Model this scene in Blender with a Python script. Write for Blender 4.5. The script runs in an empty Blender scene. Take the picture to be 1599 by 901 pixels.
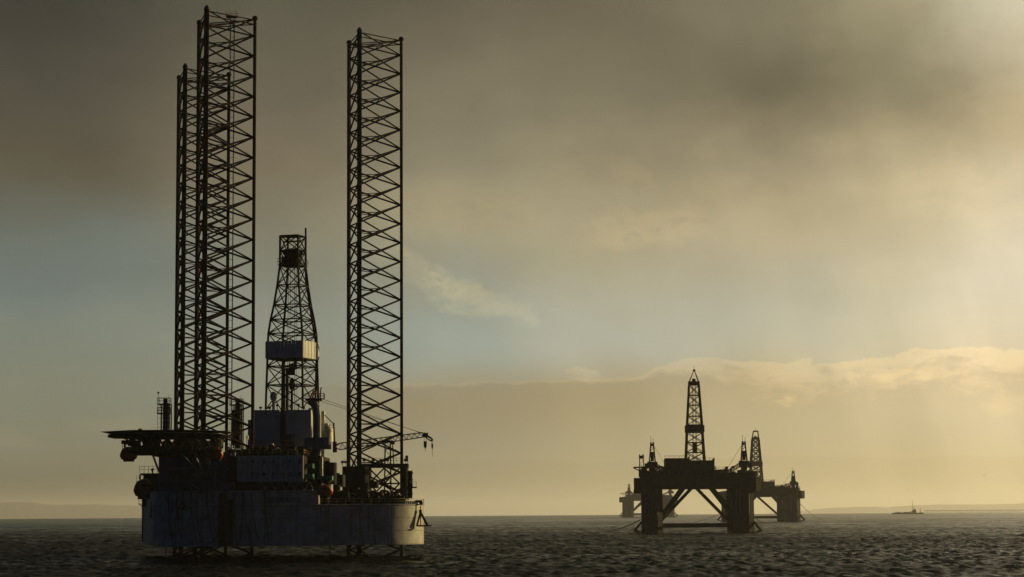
import bpy, math, random
import numpy as np
from mathutils import Vector, Matrix
random.seed(7)
S = bpy.context.scene
col = S.collection
R_ = math.radians

# ------------------------------------------------------------------ camera
F = 3400.0                      # focal length in photo pixels
CAM_H = 10.2
PITCH = math.atan(0.1026)
ROLL = -0.0064
cam = bpy.data.objects.new('camera', bpy.data.cameras.new('camera'))
col.objects.link(cam)
CM = Matrix.Rotation(math.pi / 2 + PITCH, 4, 'X') @ Matrix.Rotation(ROLL, 4, 'Z')
cam.matrix_world = Matrix.Translation((0, 0, CAM_H)) @ CM
cam.data.sensor_width = 36
cam.data.lens = 36 * F / 1599
cam.data.clip_start = 1
cam.data.clip_end = 120000
S.camera = cam

# ------------------------------------------------------------------ light
SUN_AZ, SUN_EL = R_(57), R_(9)
sun_dir = Vector((math.sin(SUN_AZ) * math.cos(SUN_EL), math.cos(SUN_AZ) * math.cos(SUN_EL), math.sin(SUN_EL)))
sl = bpy.data.lights.new('sun', 'SUN')
sl.energy = 4.2
sl.angle = R_(0.6)
sl.color = (1.0, 0.75, 0.30)
so = bpy.data.objects.new('sun', sl)
so.rotation_euler = (-sun_dir).to_track_quat('-Z', 'Y').to_euler()
so.location = sun_dir * 300
col.objects.link(so)

S.view_settings.view_transform = 'Standard'
S.view_settings.look = 'None'
S.view_settings.gamma = 1
S.view_settings.exposure = 0
S.cycles.use_denoising = True
S.cycles.volume_bounces = 0
S.cycles.max_bounces = 6
S.cycles.volume_step_rate = 4


class NT:
    """tiny helper to write node trees as expressions"""
    def __init__(s, t):
        s.t = t
        t.nodes.clear()

    def n(s, typ, **kw):
        nd = s.t.nodes.new(typ)
        for k, v in kw.items():
            setattr(nd, k, v)
        return nd

    def link(s, a, b):
        if hasattr(a, 'is_output'):
            s.t.links.new(a, b)
        else:
            if b.type == 'RGBA' and not isinstance(a, (int, float)) and len(a) == 3:
                a = tuple(a) + (1,)
            b.default_value = a

    def m(s, op, a, b=0.0, c=None, clamp=False):
        nd = s.n('ShaderNodeMath', operation=op, use_clamp=clamp)
        s.link(a, nd.inputs[0])
        s.link(b, nd.inputs[1])
        if c is not None:
            s.link(c, nd.inputs[2])
        return nd.outputs[0]

    def sm(s, x, a, b):          # smoothstep
        nd = s.n('ShaderNodeMapRange', interpolation_type='SMOOTHSTEP')
        s.link(x, nd.inputs[0])
        s.link(a, nd.inputs[1])
        s.link(b, nd.inputs[2])
        return nd.outputs[0]

    def mix(s, f, a, b, blend='MIX'):
        nd = s.n('ShaderNodeMix', data_type='RGBA', blend_type=blend)
        nd.clamp_factor = True
        s.link(f, nd.inputs[0])
        s.link(a, nd.inputs[6])
        s.link(b, nd.inputs[7])
        return nd.outputs[2]

    def noise(s, vec, scale, detail=4, rough=0.55, dist=0.0):
        nd = s.n('ShaderNodeTexNoise')
        s.link(vec, nd.inputs['Vector'])
        nd.inputs['Scale'].default_value = scale
        nd.inputs['Detail'].default_value = detail
        nd.inputs['Roughness'].default_value = rough
        nd.inputs['Distortion'].default_value = dist
        return nd.outputs[0]

    def comb(s, x, y, z):
        nd = s.n('ShaderNodeCombineXYZ')
        for a, b in zip((x, y, z), nd.inputs):
            s.link(a, b)
        return nd.outputs[0]

    def ramp(s, f, stops, interp='B_SPLINE'):
        nd = s.n('ShaderNodeValToRGB')
        cr = nd.color_ramp
        cr.interpolation = interp
        while len(cr.elements) < len(stops):
            cr.elements.new(0.5)
        for e, (p, c) in zip(cr.elements, stops):
            e.position = p
            e.color = tuple(c) + (1,)
        s.link(f, nd.inputs[0])
        return nd.outputs[0]


def lin(r, g, b):
    f = lambda c: (c / 255 / 12.92) if c <= 10 else ((c / 255 + 0.055) / 1.055) ** 2.4
    return (f(r), f(g), f(b))


# ------------------------------------------------------------------ sky
W = bpy.data.worlds.new('World')
S.world = W
W.use_nodes = True
g = NT(W.node_tree)
tc = g.n('ShaderNodeTexCoord').outputs['Generated']
sx = g.n('ShaderNodeSeparateXYZ')
g.link(tc, sx.inputs[0])
X, Y, Z = sx.outputs
hz = g.m('MAXIMUM', g.m('SQRT', g.m('ADD', g.m('MULTIPLY', X, X), g.m('MULTIPLY', Y, Y))), 1e-4)
GLOW_AZ = R_(36)                 # middle of the glow, out of view; set off the sun to keep the hull side dark
# azimuth measured as the angle away from that glow, so the sky is even on both sides;
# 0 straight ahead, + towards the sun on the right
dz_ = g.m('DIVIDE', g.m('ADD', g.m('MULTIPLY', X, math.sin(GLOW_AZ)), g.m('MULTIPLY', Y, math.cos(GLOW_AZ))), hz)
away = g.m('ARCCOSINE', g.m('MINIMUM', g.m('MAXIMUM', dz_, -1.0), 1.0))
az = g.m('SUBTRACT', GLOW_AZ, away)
el = g.m('ARCTAN2', Z, hz)
v = g.m('MULTIPLY', el, 1 / 0.26, clamp=True)               # 0 horizon .. 1 at 15 degrees


def Y2V(y):
    return max(0.0, (800 - y) / F / 0.26)


def stops(rows):
    return [(Y2V(y), lin(*c)) for y, c in sorted(rows, key=lambda t: -t[0])]


# overcast sky lit from the right: vertical profiles at seven azimuths, blended; the look-up is
# warped by cloud noise so that the layers get ragged natural edges
wv = g.comb(az, g.m('MULTIPLY', el, 1.7), 0.0)
w1 = g.n('ShaderNodeTexNoise')
g.link(wv, w1.inputs['Vector'])
w1.inputs['Scale'].default_value = 11.0
w1.inputs['Detail'].default_value = 7
w1.inputs['Roughness'].default_value = 0.52
wsep = g.n('ShaderNodeSeparateColor')
g.link(w1.outputs['Color'], wsep.inputs[0])
upw = g.sm(el, 0.0, 0.09)
azw = g.m('ADD', az, g.m('MULTIPLY', g.m('MULTIPLY', g.m('SUBTRACT', wsep.outputs[0], 0.5), upw), 0.075))
elw = g.m('ADD', el, g.m('MULTIPLY', g.m('MULTIPLY', g.m('SUBTRACT', wsep.outputs[1], 0.5), upw), 0.055))
v = g.m('MULTIPLY', elw, 1 / 0.26, clamp=True)


def prof(rows):
    return g.ramp(v, stops(rows), 'CARDINAL')


PROFILES = [
    (100, [(795, (132, 125, 98)), (760, (122, 117, 94)), (690, (130, 128, 106)), (540, (123, 129, 116)), (450, (113, 122, 115)), (350, (107, 112, 102)), (260, (97, 92, 76)), (150, (80, 76, 64)), (20, (66, 63, 55))]),
    (420, [(795, (142, 132, 102)), (700, (136, 132, 108)), (560, (140, 142, 126)), (440, (130, 132, 117)), (360, (126, 124, 106)), (280, (122, 113, 92)), (180, (110, 102, 84)), (20, (92, 88, 72))]),
    (720, [(795, (172, 157, 119)), (700, (157, 147, 117)), (630, (156, 147, 120)), (540, (156, 163, 150)), (450, (152, 152, 134)), (370, (158, 149, 120)), (250, (143, 135, 110)), (130, (121, 113, 92)), (10, (98, 91, 74))]),
    (930, [(795, (190, 172, 128)), (700, (176, 162, 124)), (610, (172, 160, 128)), (530, (177, 176, 157)), (420, (172, 164, 136)), (280, (160, 149, 119)), (200, (133, 124, 100)), (60, (112, 104, 83))]),
    (1240, [(795, (206, 185, 134)), (700, (196, 179, 136)), (620, (198, 182, 144)), (540, (196, 189, 162)), (430, (186, 178, 152)), (340, (188, 173, 138)), (250, (164, 151, 121)), (140, (114, 106, 83)), (20, (128, 120, 96))]),
    (1390, [(795, (212, 190, 138)), (700, (206, 187, 142)), (600, (214, 197, 157)), (500, (207, 197, 166)), (390, (205, 192, 158)), (290, (186, 171, 136)), (170, (138, 128, 100)), (20, (152, 143, 113))]),
    (1570, [(795, (224, 200, 146)), (700, (224, 203, 157)), (600, (228, 209, 168)), (490, (228, 215, 185)), (390, (221, 207, 176)), (270, (205, 188, 152)), (160, (190, 173, 137)), (20, (205, 195, 165))]),
]
base = prof(PROFILES[0][1])
for (xa_, _), (xb_, rows_) in zip(PROFILES, PROFILES[1:]):
    base = g.mix(g.sm(azw, (xa_ - 800) / F, (xb_ - 800) / F), base, prof(rows_))
# the glow goes on growing towards the sun and dies away behind the camera
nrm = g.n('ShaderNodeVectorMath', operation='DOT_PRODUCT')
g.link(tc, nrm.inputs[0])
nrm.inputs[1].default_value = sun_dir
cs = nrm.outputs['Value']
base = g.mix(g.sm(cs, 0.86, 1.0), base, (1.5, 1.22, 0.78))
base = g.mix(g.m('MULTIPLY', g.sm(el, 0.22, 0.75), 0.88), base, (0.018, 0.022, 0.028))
base = g.mix(g.sm(away, 0.93, 1.6), base, (0.0025, 0.016, 0.048))  # unseen sky made dark blue to darken and cool the hull's near side

# cloud texture in sky coordinates (stretched along the horizon)
cv = g.comb(g.m('MULTIPLY', az, 1.0), g.m('MULTIPLY', el, 2.2), 0.0)
big = g.noise(cv, 6.0, 3, 0.5, 0.6)
mid = g.noise(g.comb(g.m('ADD', az, 4.0), g.m('MULTIPLY', el, 1.8), 0.3), 17.0, 7, 0.55, 0.4)
rain = g.noise(g.comb(g.m('ADD', az, g.m('MULTIPLY', el, 0.25)), g.m('MULTIPLY', el, 0.10), 3.3), 26.0, 4, 0.5)
up = g.sm(el, 0.03, 0.16)
mod = g.m('ADD', 1.0, g.m('MULTIPLY', g.m('SUBTRACT', big, 0.5), g.m('MULTIPLY', up, 0.25)))
mod = g.m('ADD', mod, g.m('MULTIPLY', g.m('SUBTRACT', mid, 0.5), g.m('ADD', 0.05, g.m('MULTIPLY', up, 0.22))))
mod = g.m('ADD', mod, g.m('MULTIPLY', g.m('SUBTRACT', rain, 0.5), g.m('ADD', 0.12, g.m('MULTIPLY', g.sm(az, 0.0, 0.2), 0.26))))
sc = g.n('ShaderNodeVectorMath', operation='SCALE')
g.link(base, sc.inputs[0])
g.link(mod, sc.inputs['Scale'])
sky = sc.outputs[0]

# the far cloud bank with a sunlit cauliflower edge
wob = g.noise(g.comb(az, g.m('MULTIPLY', el, 1.5), 7.7), 42.0, 8, 0.62, 0.3)
wob2 = g.noise(g.comb(az, 0.0, 2.2), 9.0, 2, 0.5)
edge = g.m('ADD', 0.0590, g.m('MULTIPLY', g.sm(az, 0.045, 0.085), 0.0095))
edge = g.m('ADD', edge, g.m('MULTIPLY', g.sm(az, 0.10, 0.24), 0.003))
edge = g.m('ADD', edge, g.m('MULTIPLY', g.m('SUBTRACT', wob2, 0.5), 0.008))
edge = g.m('ADD', edge, g.m('MULTIPLY', g.m('SUBTRACT', wob, 0.5), g.m('ADD', 0.007, g.m('MULTIPLY', g.sm(az, 0.02, 0.12), 0.012))))
dlt = g.m('SUBTRACT', edge, el)                              # >0 inside the bank
inside = g.sm(dlt, -0.0005, 0.0009)
lump = g.noise(g.comb(az, g.m('MULTIPLY', el, 2.4), 1.7), 60.0, 8, 0.62, 0.4)
rimw = g.m('ADD', 0.0022, g.m('MULTIPLY', g.sm(az, 0.05, 0.12), 0.016))
rim = g.m('MULTIPLY', inside, g.m('SUBTRACT', 1.0, g.sm(g.m('ADD', dlt, g.m('MULTIPLY', g.m('SUBTRACT', lump, 0.5), g.m('MULTIPLY', rimw, 2.2))), 0.0, rimw)))
bankW = g.m('MULTIPLY', g.sm(az, -0.13, -0.04), g.m('SUBTRACT', 1.0, g.sm(az, 0.5, 0.9)))
bank = g.m('MULTIPLY', inside, g.m('MULTIPLY', bankW, g.m('SUBTRACT', 1.0, g.sm(dlt, 0.004, 0.035))))
shade = g.mix(1.0, sky, (0.88, 0.82, 0.75), 'MULTIPLY')
sky = g.mix(g.m('MULTIPLY', bank, 0.65), sky, shade)
bright = g.mix(1.0, sky, (1.34, 1.30, 1.23), 'MULTIPLY')
sky = g.mix(g.m('MULTIPLY', g.m('MULTIPLY', rim, bankW), g.m('ADD', 0.75, g.m('MULTIPLY', g.sm(az, 0.0, 0.12), 0.25))), sky, bright)
# a fainter second layer low in the bank
e2 = g.m('ADD', 0.0235, g.m('MULTIPLY', g.m('SUBTRACT', g.noise(g.comb(az, 0.0, 5.1), 12.0, 4, 0.5), 0.5), 0.010))
l2 = g.m('MULTIPLY', g.m('MULTIPLY', g.sm(g.m('SUBTRACT', e2, el), -0.0006, 0.0012), bankW), g.m('SUBTRACT', 1.0, g.sm(g.m('SUBTRACT', e2, el), 0.002, 0.02)))
sky = g.mix(g.m('MULTIPLY', l2, 0.22), sky, g.mix(1.0, sky, (0.80, 0.77, 0.72), 'MULTIPLY'))

# pale cumulus tufts below the stratus: soft patches broken up by fine noise
tw = g.n('ShaderNodeTexNoise')
g.link(g.comb(az, g.m('MULTIPLY', el, 1.5), 21.0), tw.inputs['Vector'])
tw.inputs['Scale'].default_value = 34.0
tw.inputs['Detail'].default_value = 8
tw.inputs['Roughness'].default_value = 0.6
tsep = g.n('ShaderNodeSeparateColor')
g.link(tw.outputs['Color'], tsep.inputs[0])
ta = g.m('ADD', az, g.m('MULTIPLY', g.m('SUBTRACT', tsep.outputs[0], 0.5), 0.050))
te = g.m('ADD', el, g.m('MULTIPLY', g.m('SUBTRACT', tsep.outputs[1], 0.5), 0.030))


shred = g.sm(g.noise(g.comb(az, g.m('MULTIPLY', el, 1.7), 31.0), 70.0, 8, 0.66, 0.3), 0.30, 0.54)


def tuft(px, py, rx, ry, slope=0.0):
    """1 at the middle of a cloud patch, 0 outside"""
    da = g.m('SUBTRACT', ta, (px - 800) / F)
    de = g.m('ADD', g.m('SUBTRACT', te, (801 - py) / F), g.m('MULTIPLY', da, slope))
    q1, q2 = g.m('DIVIDE', da, rx / F), g.m('DIVIDE', de, ry / F)
    d2 = g.m('ADD', g.m('MULTIPLY', q1, q1), g.m('MULTIPLY', q2, q2))
    return g.m('MULTIPLY', g.sm(d2, 1.5, -0.2), shred)


for px, py, rx, ry, sl_, k_ in ((655, 432, 75, 28, 0.5, 0.7), (745, 470, 85, 30, 0.35, 0.95), (1010, 368, 115, 34, -0.1, 0.6), (985, 275, 30, 28, 0.0, 0.35),
                            (1112, 238, 24, 20, 0.0, 0.2), (1228, 634, 26, 7, 0.0, 0.7), (900, 590, 26, 9, 0.0, 0.8), (20, 690, 45, 14, 0.0, 0.25), (190, 664, 60, 16, 0.0, 0.3),
                            (1420, 600, 70, 18, 0.0, 0.5), (1580, 640, 60, 25, 0.0, 0.4), (700, 330, 150, 60, 0.1, 0.25), (1500, 330, 160, 60, 0.0, 0.25)):
    sky = g.mix(g.m('MULTIPLY', tuft(px, py, rx, ry, sl_), k_), sky, g.mix(1.0, sky, (1.33, 1.25, 1.11), 'MULTIPLY'))

# clear air in the gaps: physical sky, seen through the thin parts
ns = g.n('ShaderNodeTexSky', sky_type='NISHITA', sun_disc=False)
ns.sun_elevation = SUN_EL
ns.sun_rotation = SUN_AZ
ns.air_density = 1.0
ns.dust_density = 2.0
sc2 = g.n('ShaderNodeVectorMath', operation='SCALE')
g.link(sky, sc2.inputs[0])
sc2.inputs['Scale'].default_value = 10.0                     # background strength is 0.1
gap = g.m('MULTIPLY', g.m('MULTIPLY', g.sm(el, 0.05, 0.075), g.m('SUBTRACT', 1.0, g.sm(el, 0.09, 0.15))), g.sm(big, 0.62, 0.40))
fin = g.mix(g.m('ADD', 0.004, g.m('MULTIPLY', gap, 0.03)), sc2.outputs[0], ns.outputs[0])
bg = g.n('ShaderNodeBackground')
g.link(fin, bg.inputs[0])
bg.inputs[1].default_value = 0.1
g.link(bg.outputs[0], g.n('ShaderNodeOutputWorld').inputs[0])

# ------------------------------------------------------------------ geometry helpers
EARTH = 7.4e6


def sag(x, y):
    return -(x * x + y * y) / (2 * EARTH)


def at(px, py, D):
    """point of the world seen at photo pixel (px, py), D metres ahead"""
    d = CM.to_3x3() @ Vector(((px - 799.5) / F, -(py - 450.5) / F, -1.0))
    return Vector((0, 0, CAM_H)) + d * (D / d.y)


ORG = {}


def empty(name, loc, parent=None, rz=0.0):
    o = bpy.data.objects.new(name, None)
    col.objects.link(o)
    w = Vector(loc)
    if parent is not None:
        o.parent = parent
        o.location = w - ORG[parent]
    else:
        o.location = w
    o.empty_display_size = 1
    ORG[o] = w
    return o


def tag(o, label, cat, group=None, kind=None):
    o['label'] = label
    o['category'] = cat
    if group:
        o['group'] = group
    if kind:
        o['kind'] = kind
    return o


class MB:
    """collects shapes in world coordinates, links them as one mesh"""
    def __init__(s):
        s.v, s.f = [], []

    def add(s, vs, fs):
        k = len(s.v)
        s.v += [tuple(p) for p in vs]
        s.f += [tuple(i + k for i in q) for q in fs]
        return s

    def box(s, c, size, rz=0.0, bev=0.0):
        hx, hy, hz_ = [q / 2 for q in size]
        M = Matrix.Rotation(rz, 3, 'Z')
        c = Vector(c)
        if bev <= 0:
            vs = [c + M @ Vector((x, y, z)) for z in (-hz_, hz_) for x, y in ((-hx, -hy), (hx, -hy), (hx, hy), (-hx, hy))]
            return s.add(vs, [(0, 3, 2, 1), (4, 5, 6, 7), (0, 1, 5, 4), (1, 2, 6, 5), (2, 3, 7, 6), (3, 0, 4, 7)])
        b = bev
        ring = [(-hx + b, -hy), (hx - b, -hy), (hx, -hy + b), (hx, hy - b), (hx - b, hy), (-hx + b, hy), (-hx, hy - b), (-hx, -hy + b)]
        vs = [c + M @ Vector((x, y, z)) for z in (-hz_, hz_) for x, y in ring]
        fs = [tuple(range(7, -1, -1)), tuple(range(8, 16))] + [(i, (i + 1) % 8, 8 + (i + 1) % 8, 8 + i) for i in range(8)]
        return s.add(vs, fs)

    def pxbox(s, x0, y0, x1, y1, D, depth, bev=0.0):
        a, b = at(x0, (y0 + y1) / 2, D), at(x1, (y0 + y1) / 2, D)
        zt, zb = at((x0 + x1) / 2, y0, D).z, at((x0 + x1) / 2, y1, D).z
        return s.box(((a.x + b.x) / 2, D + depth / 2, (zt + zb) / 2), (b.x - a.x, depth, zt - zb), 0, bev)

    def tube(s, p, q, r, n=6, r2=None):
        p, q = Vector(p), Vector(q)
        d = (q - p)
        if d.length < 1e-6:
            return s
        d.normalize()
        u = d.cross(Vector((0, 0, 1)) if abs(d.z) < 0.95 else Vector((1, 0, 0))).normalized()
        w = d.cross(u)
        r2 = r if r2 is None else r2
        vs = []
        for c, rr in ((p, r), (q, r2)):
            for k in range(n):
                a = 2 * math.pi * (k + 0.5) / n
                vs.append(c + (u * math.cos(a) + w * math.sin(a)) * rr)
        fs = [(k, (k + 1) % n, n + (k + 1) % n, n + k) for k in range(n)]
        fs += [tuple(range(n - 1, -1, -1)), tuple(range(n, 2 * n))]
        return s.add(vs, fs)

    def path(s, pts, r, n=5):
        for a, b in zip(pts, pts[1:]):
            s.tube(a, b, r, n)
        return s

    def prism(s, poly, z0, z1):
        n = len(poly)
        vs = [(x, y, z0) for x, y in poly] + [(x, y, z1) for x, y in poly]
        fs = [tuple(range(n - 1, -1, -1)), tuple(range(n, 2 * n))]
        fs += [(k, (k + 1) % n, n + (k + 1) % n, n + k) for k in range(n)]
        return s.add(vs, fs)

    def lathe(s, c, prof, n=12):
        """prof: list of (r, z) bottom to top, round c"""
        c = Vector(c)
        vs = []
        for r, z in prof:
            for k in range(n):
                a = 2 * math.pi * k / n
                vs.append(c + Vector((r * math.cos(a), r * math.sin(a), z)))
        fs = []
        for j in range(len(prof) - 1):
            for k in range(n):
                fs.append((j * n + k, j * n + (k + 1) % n, (j + 1) * n + (k + 1) % n, (j + 1) * n + k))
        fs += [tuple(range(n - 1, -1, -1)), tuple(range((len(prof) - 1) * n, len(prof) * n))]
        return s.add(vs, fs)

    def rail(s, pts, h=1.1, r=0.04, step=2.0):
        """guard rail along points at floor level"""
        for a, b in zip(pts, pts[1:]):
            a, b = Vector(a), Vector(b)
            up_ = Vector((0, 0, 1))
            s.tube(a + up_ * h, b + up_ * h, r, 4)
            s.tube(a + up_ * h * 0.55, b + up_ * h * 0.55, r * 0.8, 4)
            k = max(1, int((b - a).length / step))
            for i in range(k + 1):
                p = a.lerp(b, i / k)
                s.tube(p, p + up_ * h, r, 4)
        return s

    def mesh(s, name, mat, org=Vector((0, 0, 0))):
        me = bpy.data.meshes.new(name)
        me.from_pydata([(x - org.x, y - org.y, z - org.z) for x, y, z in s.v], [], s.f)
        me.materials.append(mat)
        me.update()
        return me

    def build(s, name, mat, parent=None, org=None):
        """org: world position of the object's own origin (a parent's by default)"""
        if org is None:
            org = ORG[parent] if parent is not None else Vector((0, 0, 0))
        org = Vector(org)
        o = bpy.data.objects.new(name, s.mesh(name, mat, org))
        col.objects.link(o)
        if parent is not None:
            o.parent = parent
            o.location = org - ORG[parent]
        else:
            o.location = org
        ORG[o] = org
        return o


def inst(name, me, parent, loc, rot=(0, 0, 0), scale=(1, 1, 1)):
    o = bpy.data.objects.new(name, me)
    col.objects.link(o)
    o.parent = parent
    o.location = Vector(loc) - ORG[parent]
    o.rotation_euler = rot
    o.scale = scale
    ORG[o] = Vector(loc)
    return o


def smooth(o, ang=0.6):
    o.data.polygons.foreach_set('use_smooth', [True] * len(o.data.polygons))
    try:
        o.data.set_sharp_from_angle(angle=ang)
    except Exception:
        pass
    return o


# ------------------------------------------------------------------ materials
def paint(name, c, rough=0.6, var=0.25, rust=0.0, rustcol=(0.10, 0.045, 0.02), metal=0.0, seams=None, scale=0.35, spec=0.3):
    m = bpy.data.materials.new(name)
    m.use_nodes = True
    t = NT(m.node_tree)
    co = t.n('ShaderNodeTexCoord').outputs['Object']
    s3 = t.n('ShaderNodeSeparateXYZ')
    t.link(co, s3.inputs[0])
    n1 = t.noise(co, scale, 5, 0.6)
    streak = t.noise(t.comb(t.m('MULTIPLY', s3.outputs[0], 1.0), s3.outputs[1], t.m('MULTIPLY', s3.outputs[2], 0.07)), 0.9, 5, 0.65)
    dark = tuple(q * (1 - var) for q in c)
    lite = tuple(min(1, q * (1 + var * 0.5)) for q in c)
    cc = t.mix(t.sm(n1, 0.3, 0.7), dark, lite)
    cc = t.mix(t.m('MULTIPLY', t.sm(streak, 0.50, 0.75), var * 1.6), cc, tuple(q * 0.45 for q in c))
    if rust > 0:
        fine = t.noise(co, 1.6, 6, 0.7)
        rm = t.sm(t.m('ADD', t.m('MULTIPLY', streak, 0.6), t.m('MULTIPLY', fine, 0.4)), 0.62 - 0.12 * rust, 0.70)
        cc = t.mix(t.m('MULTIPLY', rm, min(1.0, rust * 1.2)), cc, rustcol)
    bs = t.n('ShaderNodeBsdfPrincipled')
    t.link(cc, bs.inputs['Base Color'])
    bs.inputs['Roughness'].default_value = rough
    bs.inputs['Metallic'].default_value = metal
    bs.inputs['Specular IOR Level'].default_value = spec
    if seams:
        # welded plate seams: shallow relief
        fx = t.m('ABSOLUTE', t.m('SUBTRACT', t.m('FRACT', t.m('MULTIPLY', s3.outputs[0], 1 / seams[0])), 0.5))
        fz = t.m('ABSOLUTE', t.m('SUBTRACT', t.m('FRACT', t.m('MULTIPLY', s3.outputs[2], 1 / seams[1])), 0.5))
        hgt = t.m('MINIMUM', t.sm(fx, 0.0, 0.05), t.sm(fz, 0.0, 0.05))
        # dirt gathers along the weld seams, and each plate has weathered a little differently
        pid = t.n('ShaderNodeTexWhiteNoise')
        t.link(t.comb(t.m('FLOOR', t.m('ADD', t.m('MULTIPLY', s3.outputs[0], 1 / seams[0]), 0.5)), 0.0, t.m('FLOOR', t.m('ADD', t.m('MULTIPLY', s3.outputs[2], 1 / seams[1]), 0.5))), pid.inputs['Vector'])
        cc = t.mix(t.m('MULTIPLY', pid.outputs['Value'], 0.22), cc, tuple(q * 0.5 for q in c))
        cc = t.mix(t.m('MULTIPLY', t.m('SUBTRACT', 1.0, hgt), 0.4), cc, rustcol)
        t.link(cc, bs.inputs['Base Color'])
        hgt = t.m('ADD', hgt, t.m('MULTIPLY', t.noise(co, 0.5, 3, 0.5), 2.0))
        bp = t.n('ShaderNodeBump')
        bp.inputs['Strength'].default_value = 0.5
        bp.inputs['Distance'].default_value = 0.06
        t.link(hgt, bp.inputs['Height'])
        t.link(bp.outputs[0], bs.inputs['Normal'])
    t.link(bs.outputs[0], t.n('ShaderNodeOutputMaterial').inputs[0])
    return m


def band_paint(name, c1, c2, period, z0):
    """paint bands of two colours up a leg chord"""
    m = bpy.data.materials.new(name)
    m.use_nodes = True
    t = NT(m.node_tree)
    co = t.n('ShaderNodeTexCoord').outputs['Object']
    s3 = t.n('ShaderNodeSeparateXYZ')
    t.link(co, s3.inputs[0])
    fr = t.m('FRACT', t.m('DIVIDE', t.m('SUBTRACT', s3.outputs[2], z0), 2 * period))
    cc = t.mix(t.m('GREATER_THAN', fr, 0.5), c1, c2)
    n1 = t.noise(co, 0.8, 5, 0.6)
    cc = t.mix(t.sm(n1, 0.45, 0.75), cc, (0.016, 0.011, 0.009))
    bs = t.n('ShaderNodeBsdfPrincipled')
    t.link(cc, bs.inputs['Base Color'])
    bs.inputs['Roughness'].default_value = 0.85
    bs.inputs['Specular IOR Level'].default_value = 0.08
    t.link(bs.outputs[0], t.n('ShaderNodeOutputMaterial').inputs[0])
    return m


M = {}
M['hull'] = paint('hull_white_paint', (0.315, 0.315, 0.30), 0.65, 0.38, 0.75, (0.11, 0.055, 0.025), seams=(6.1, 2.6))
M['panel'] = paint('pale_cladding', (0.34, 0.35, 0.36), 0.6, 0.15, 0.1)
M['dark'] = paint('dark_steel', (0.024, 0.024, 0.026), 0.85, 0.4, 0.3, (0.05, 0.025, 0.014), spec=0.1)
M['grey'] = paint('grey_steel', (0.16, 0.165, 0.17), 0.7, 0.3, 0.2)
M['bluegrey'] = paint('blue_grey_paint', (0.085, 0.105, 0.145), 0.6, 0.3, 0.15)
M['cream'] = paint('cream_paint', (0.62, 0.55, 0.40), 0.55, 0.2, 0.15)
M['red'] = paint('red_paint', (0.20, 0.035, 0.025), 0.6, 0.35, 0.2)
M['orange'] = paint('orange_gel_coat', (0.38, 0.075, 0.022), 0.4, 0.2)
M['green'] = paint('green_paint', (0.02, 0.20, 0.11), 0.6, 0.25)
M['yellow'] = paint('yellow_rail_paint', (0.42, 0.28, 0.05), 0.6, 0.25)
M['rust'] = paint('rusty_plate', (0.075, 0.038, 0.022), 0.9, 0.5, 0.3)
M['glass'] = paint('dark_window_glass', (0.012, 0.014, 0.018), 0.15, 0.1)
M['black'] = paint('black_rope', (0.016, 0.016, 0.017), 0.9, 0.2)
M['letter'] = paint('dark_lettering', (0.02, 0.022, 0.03), 0.7, 0.1)
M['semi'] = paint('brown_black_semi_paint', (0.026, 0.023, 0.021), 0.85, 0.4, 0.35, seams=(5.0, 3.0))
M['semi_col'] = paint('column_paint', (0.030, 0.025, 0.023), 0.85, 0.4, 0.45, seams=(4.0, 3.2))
M['white'] = paint('white_bird', (0.45, 0.44, 0.42), 0.8, 0.1)

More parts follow.
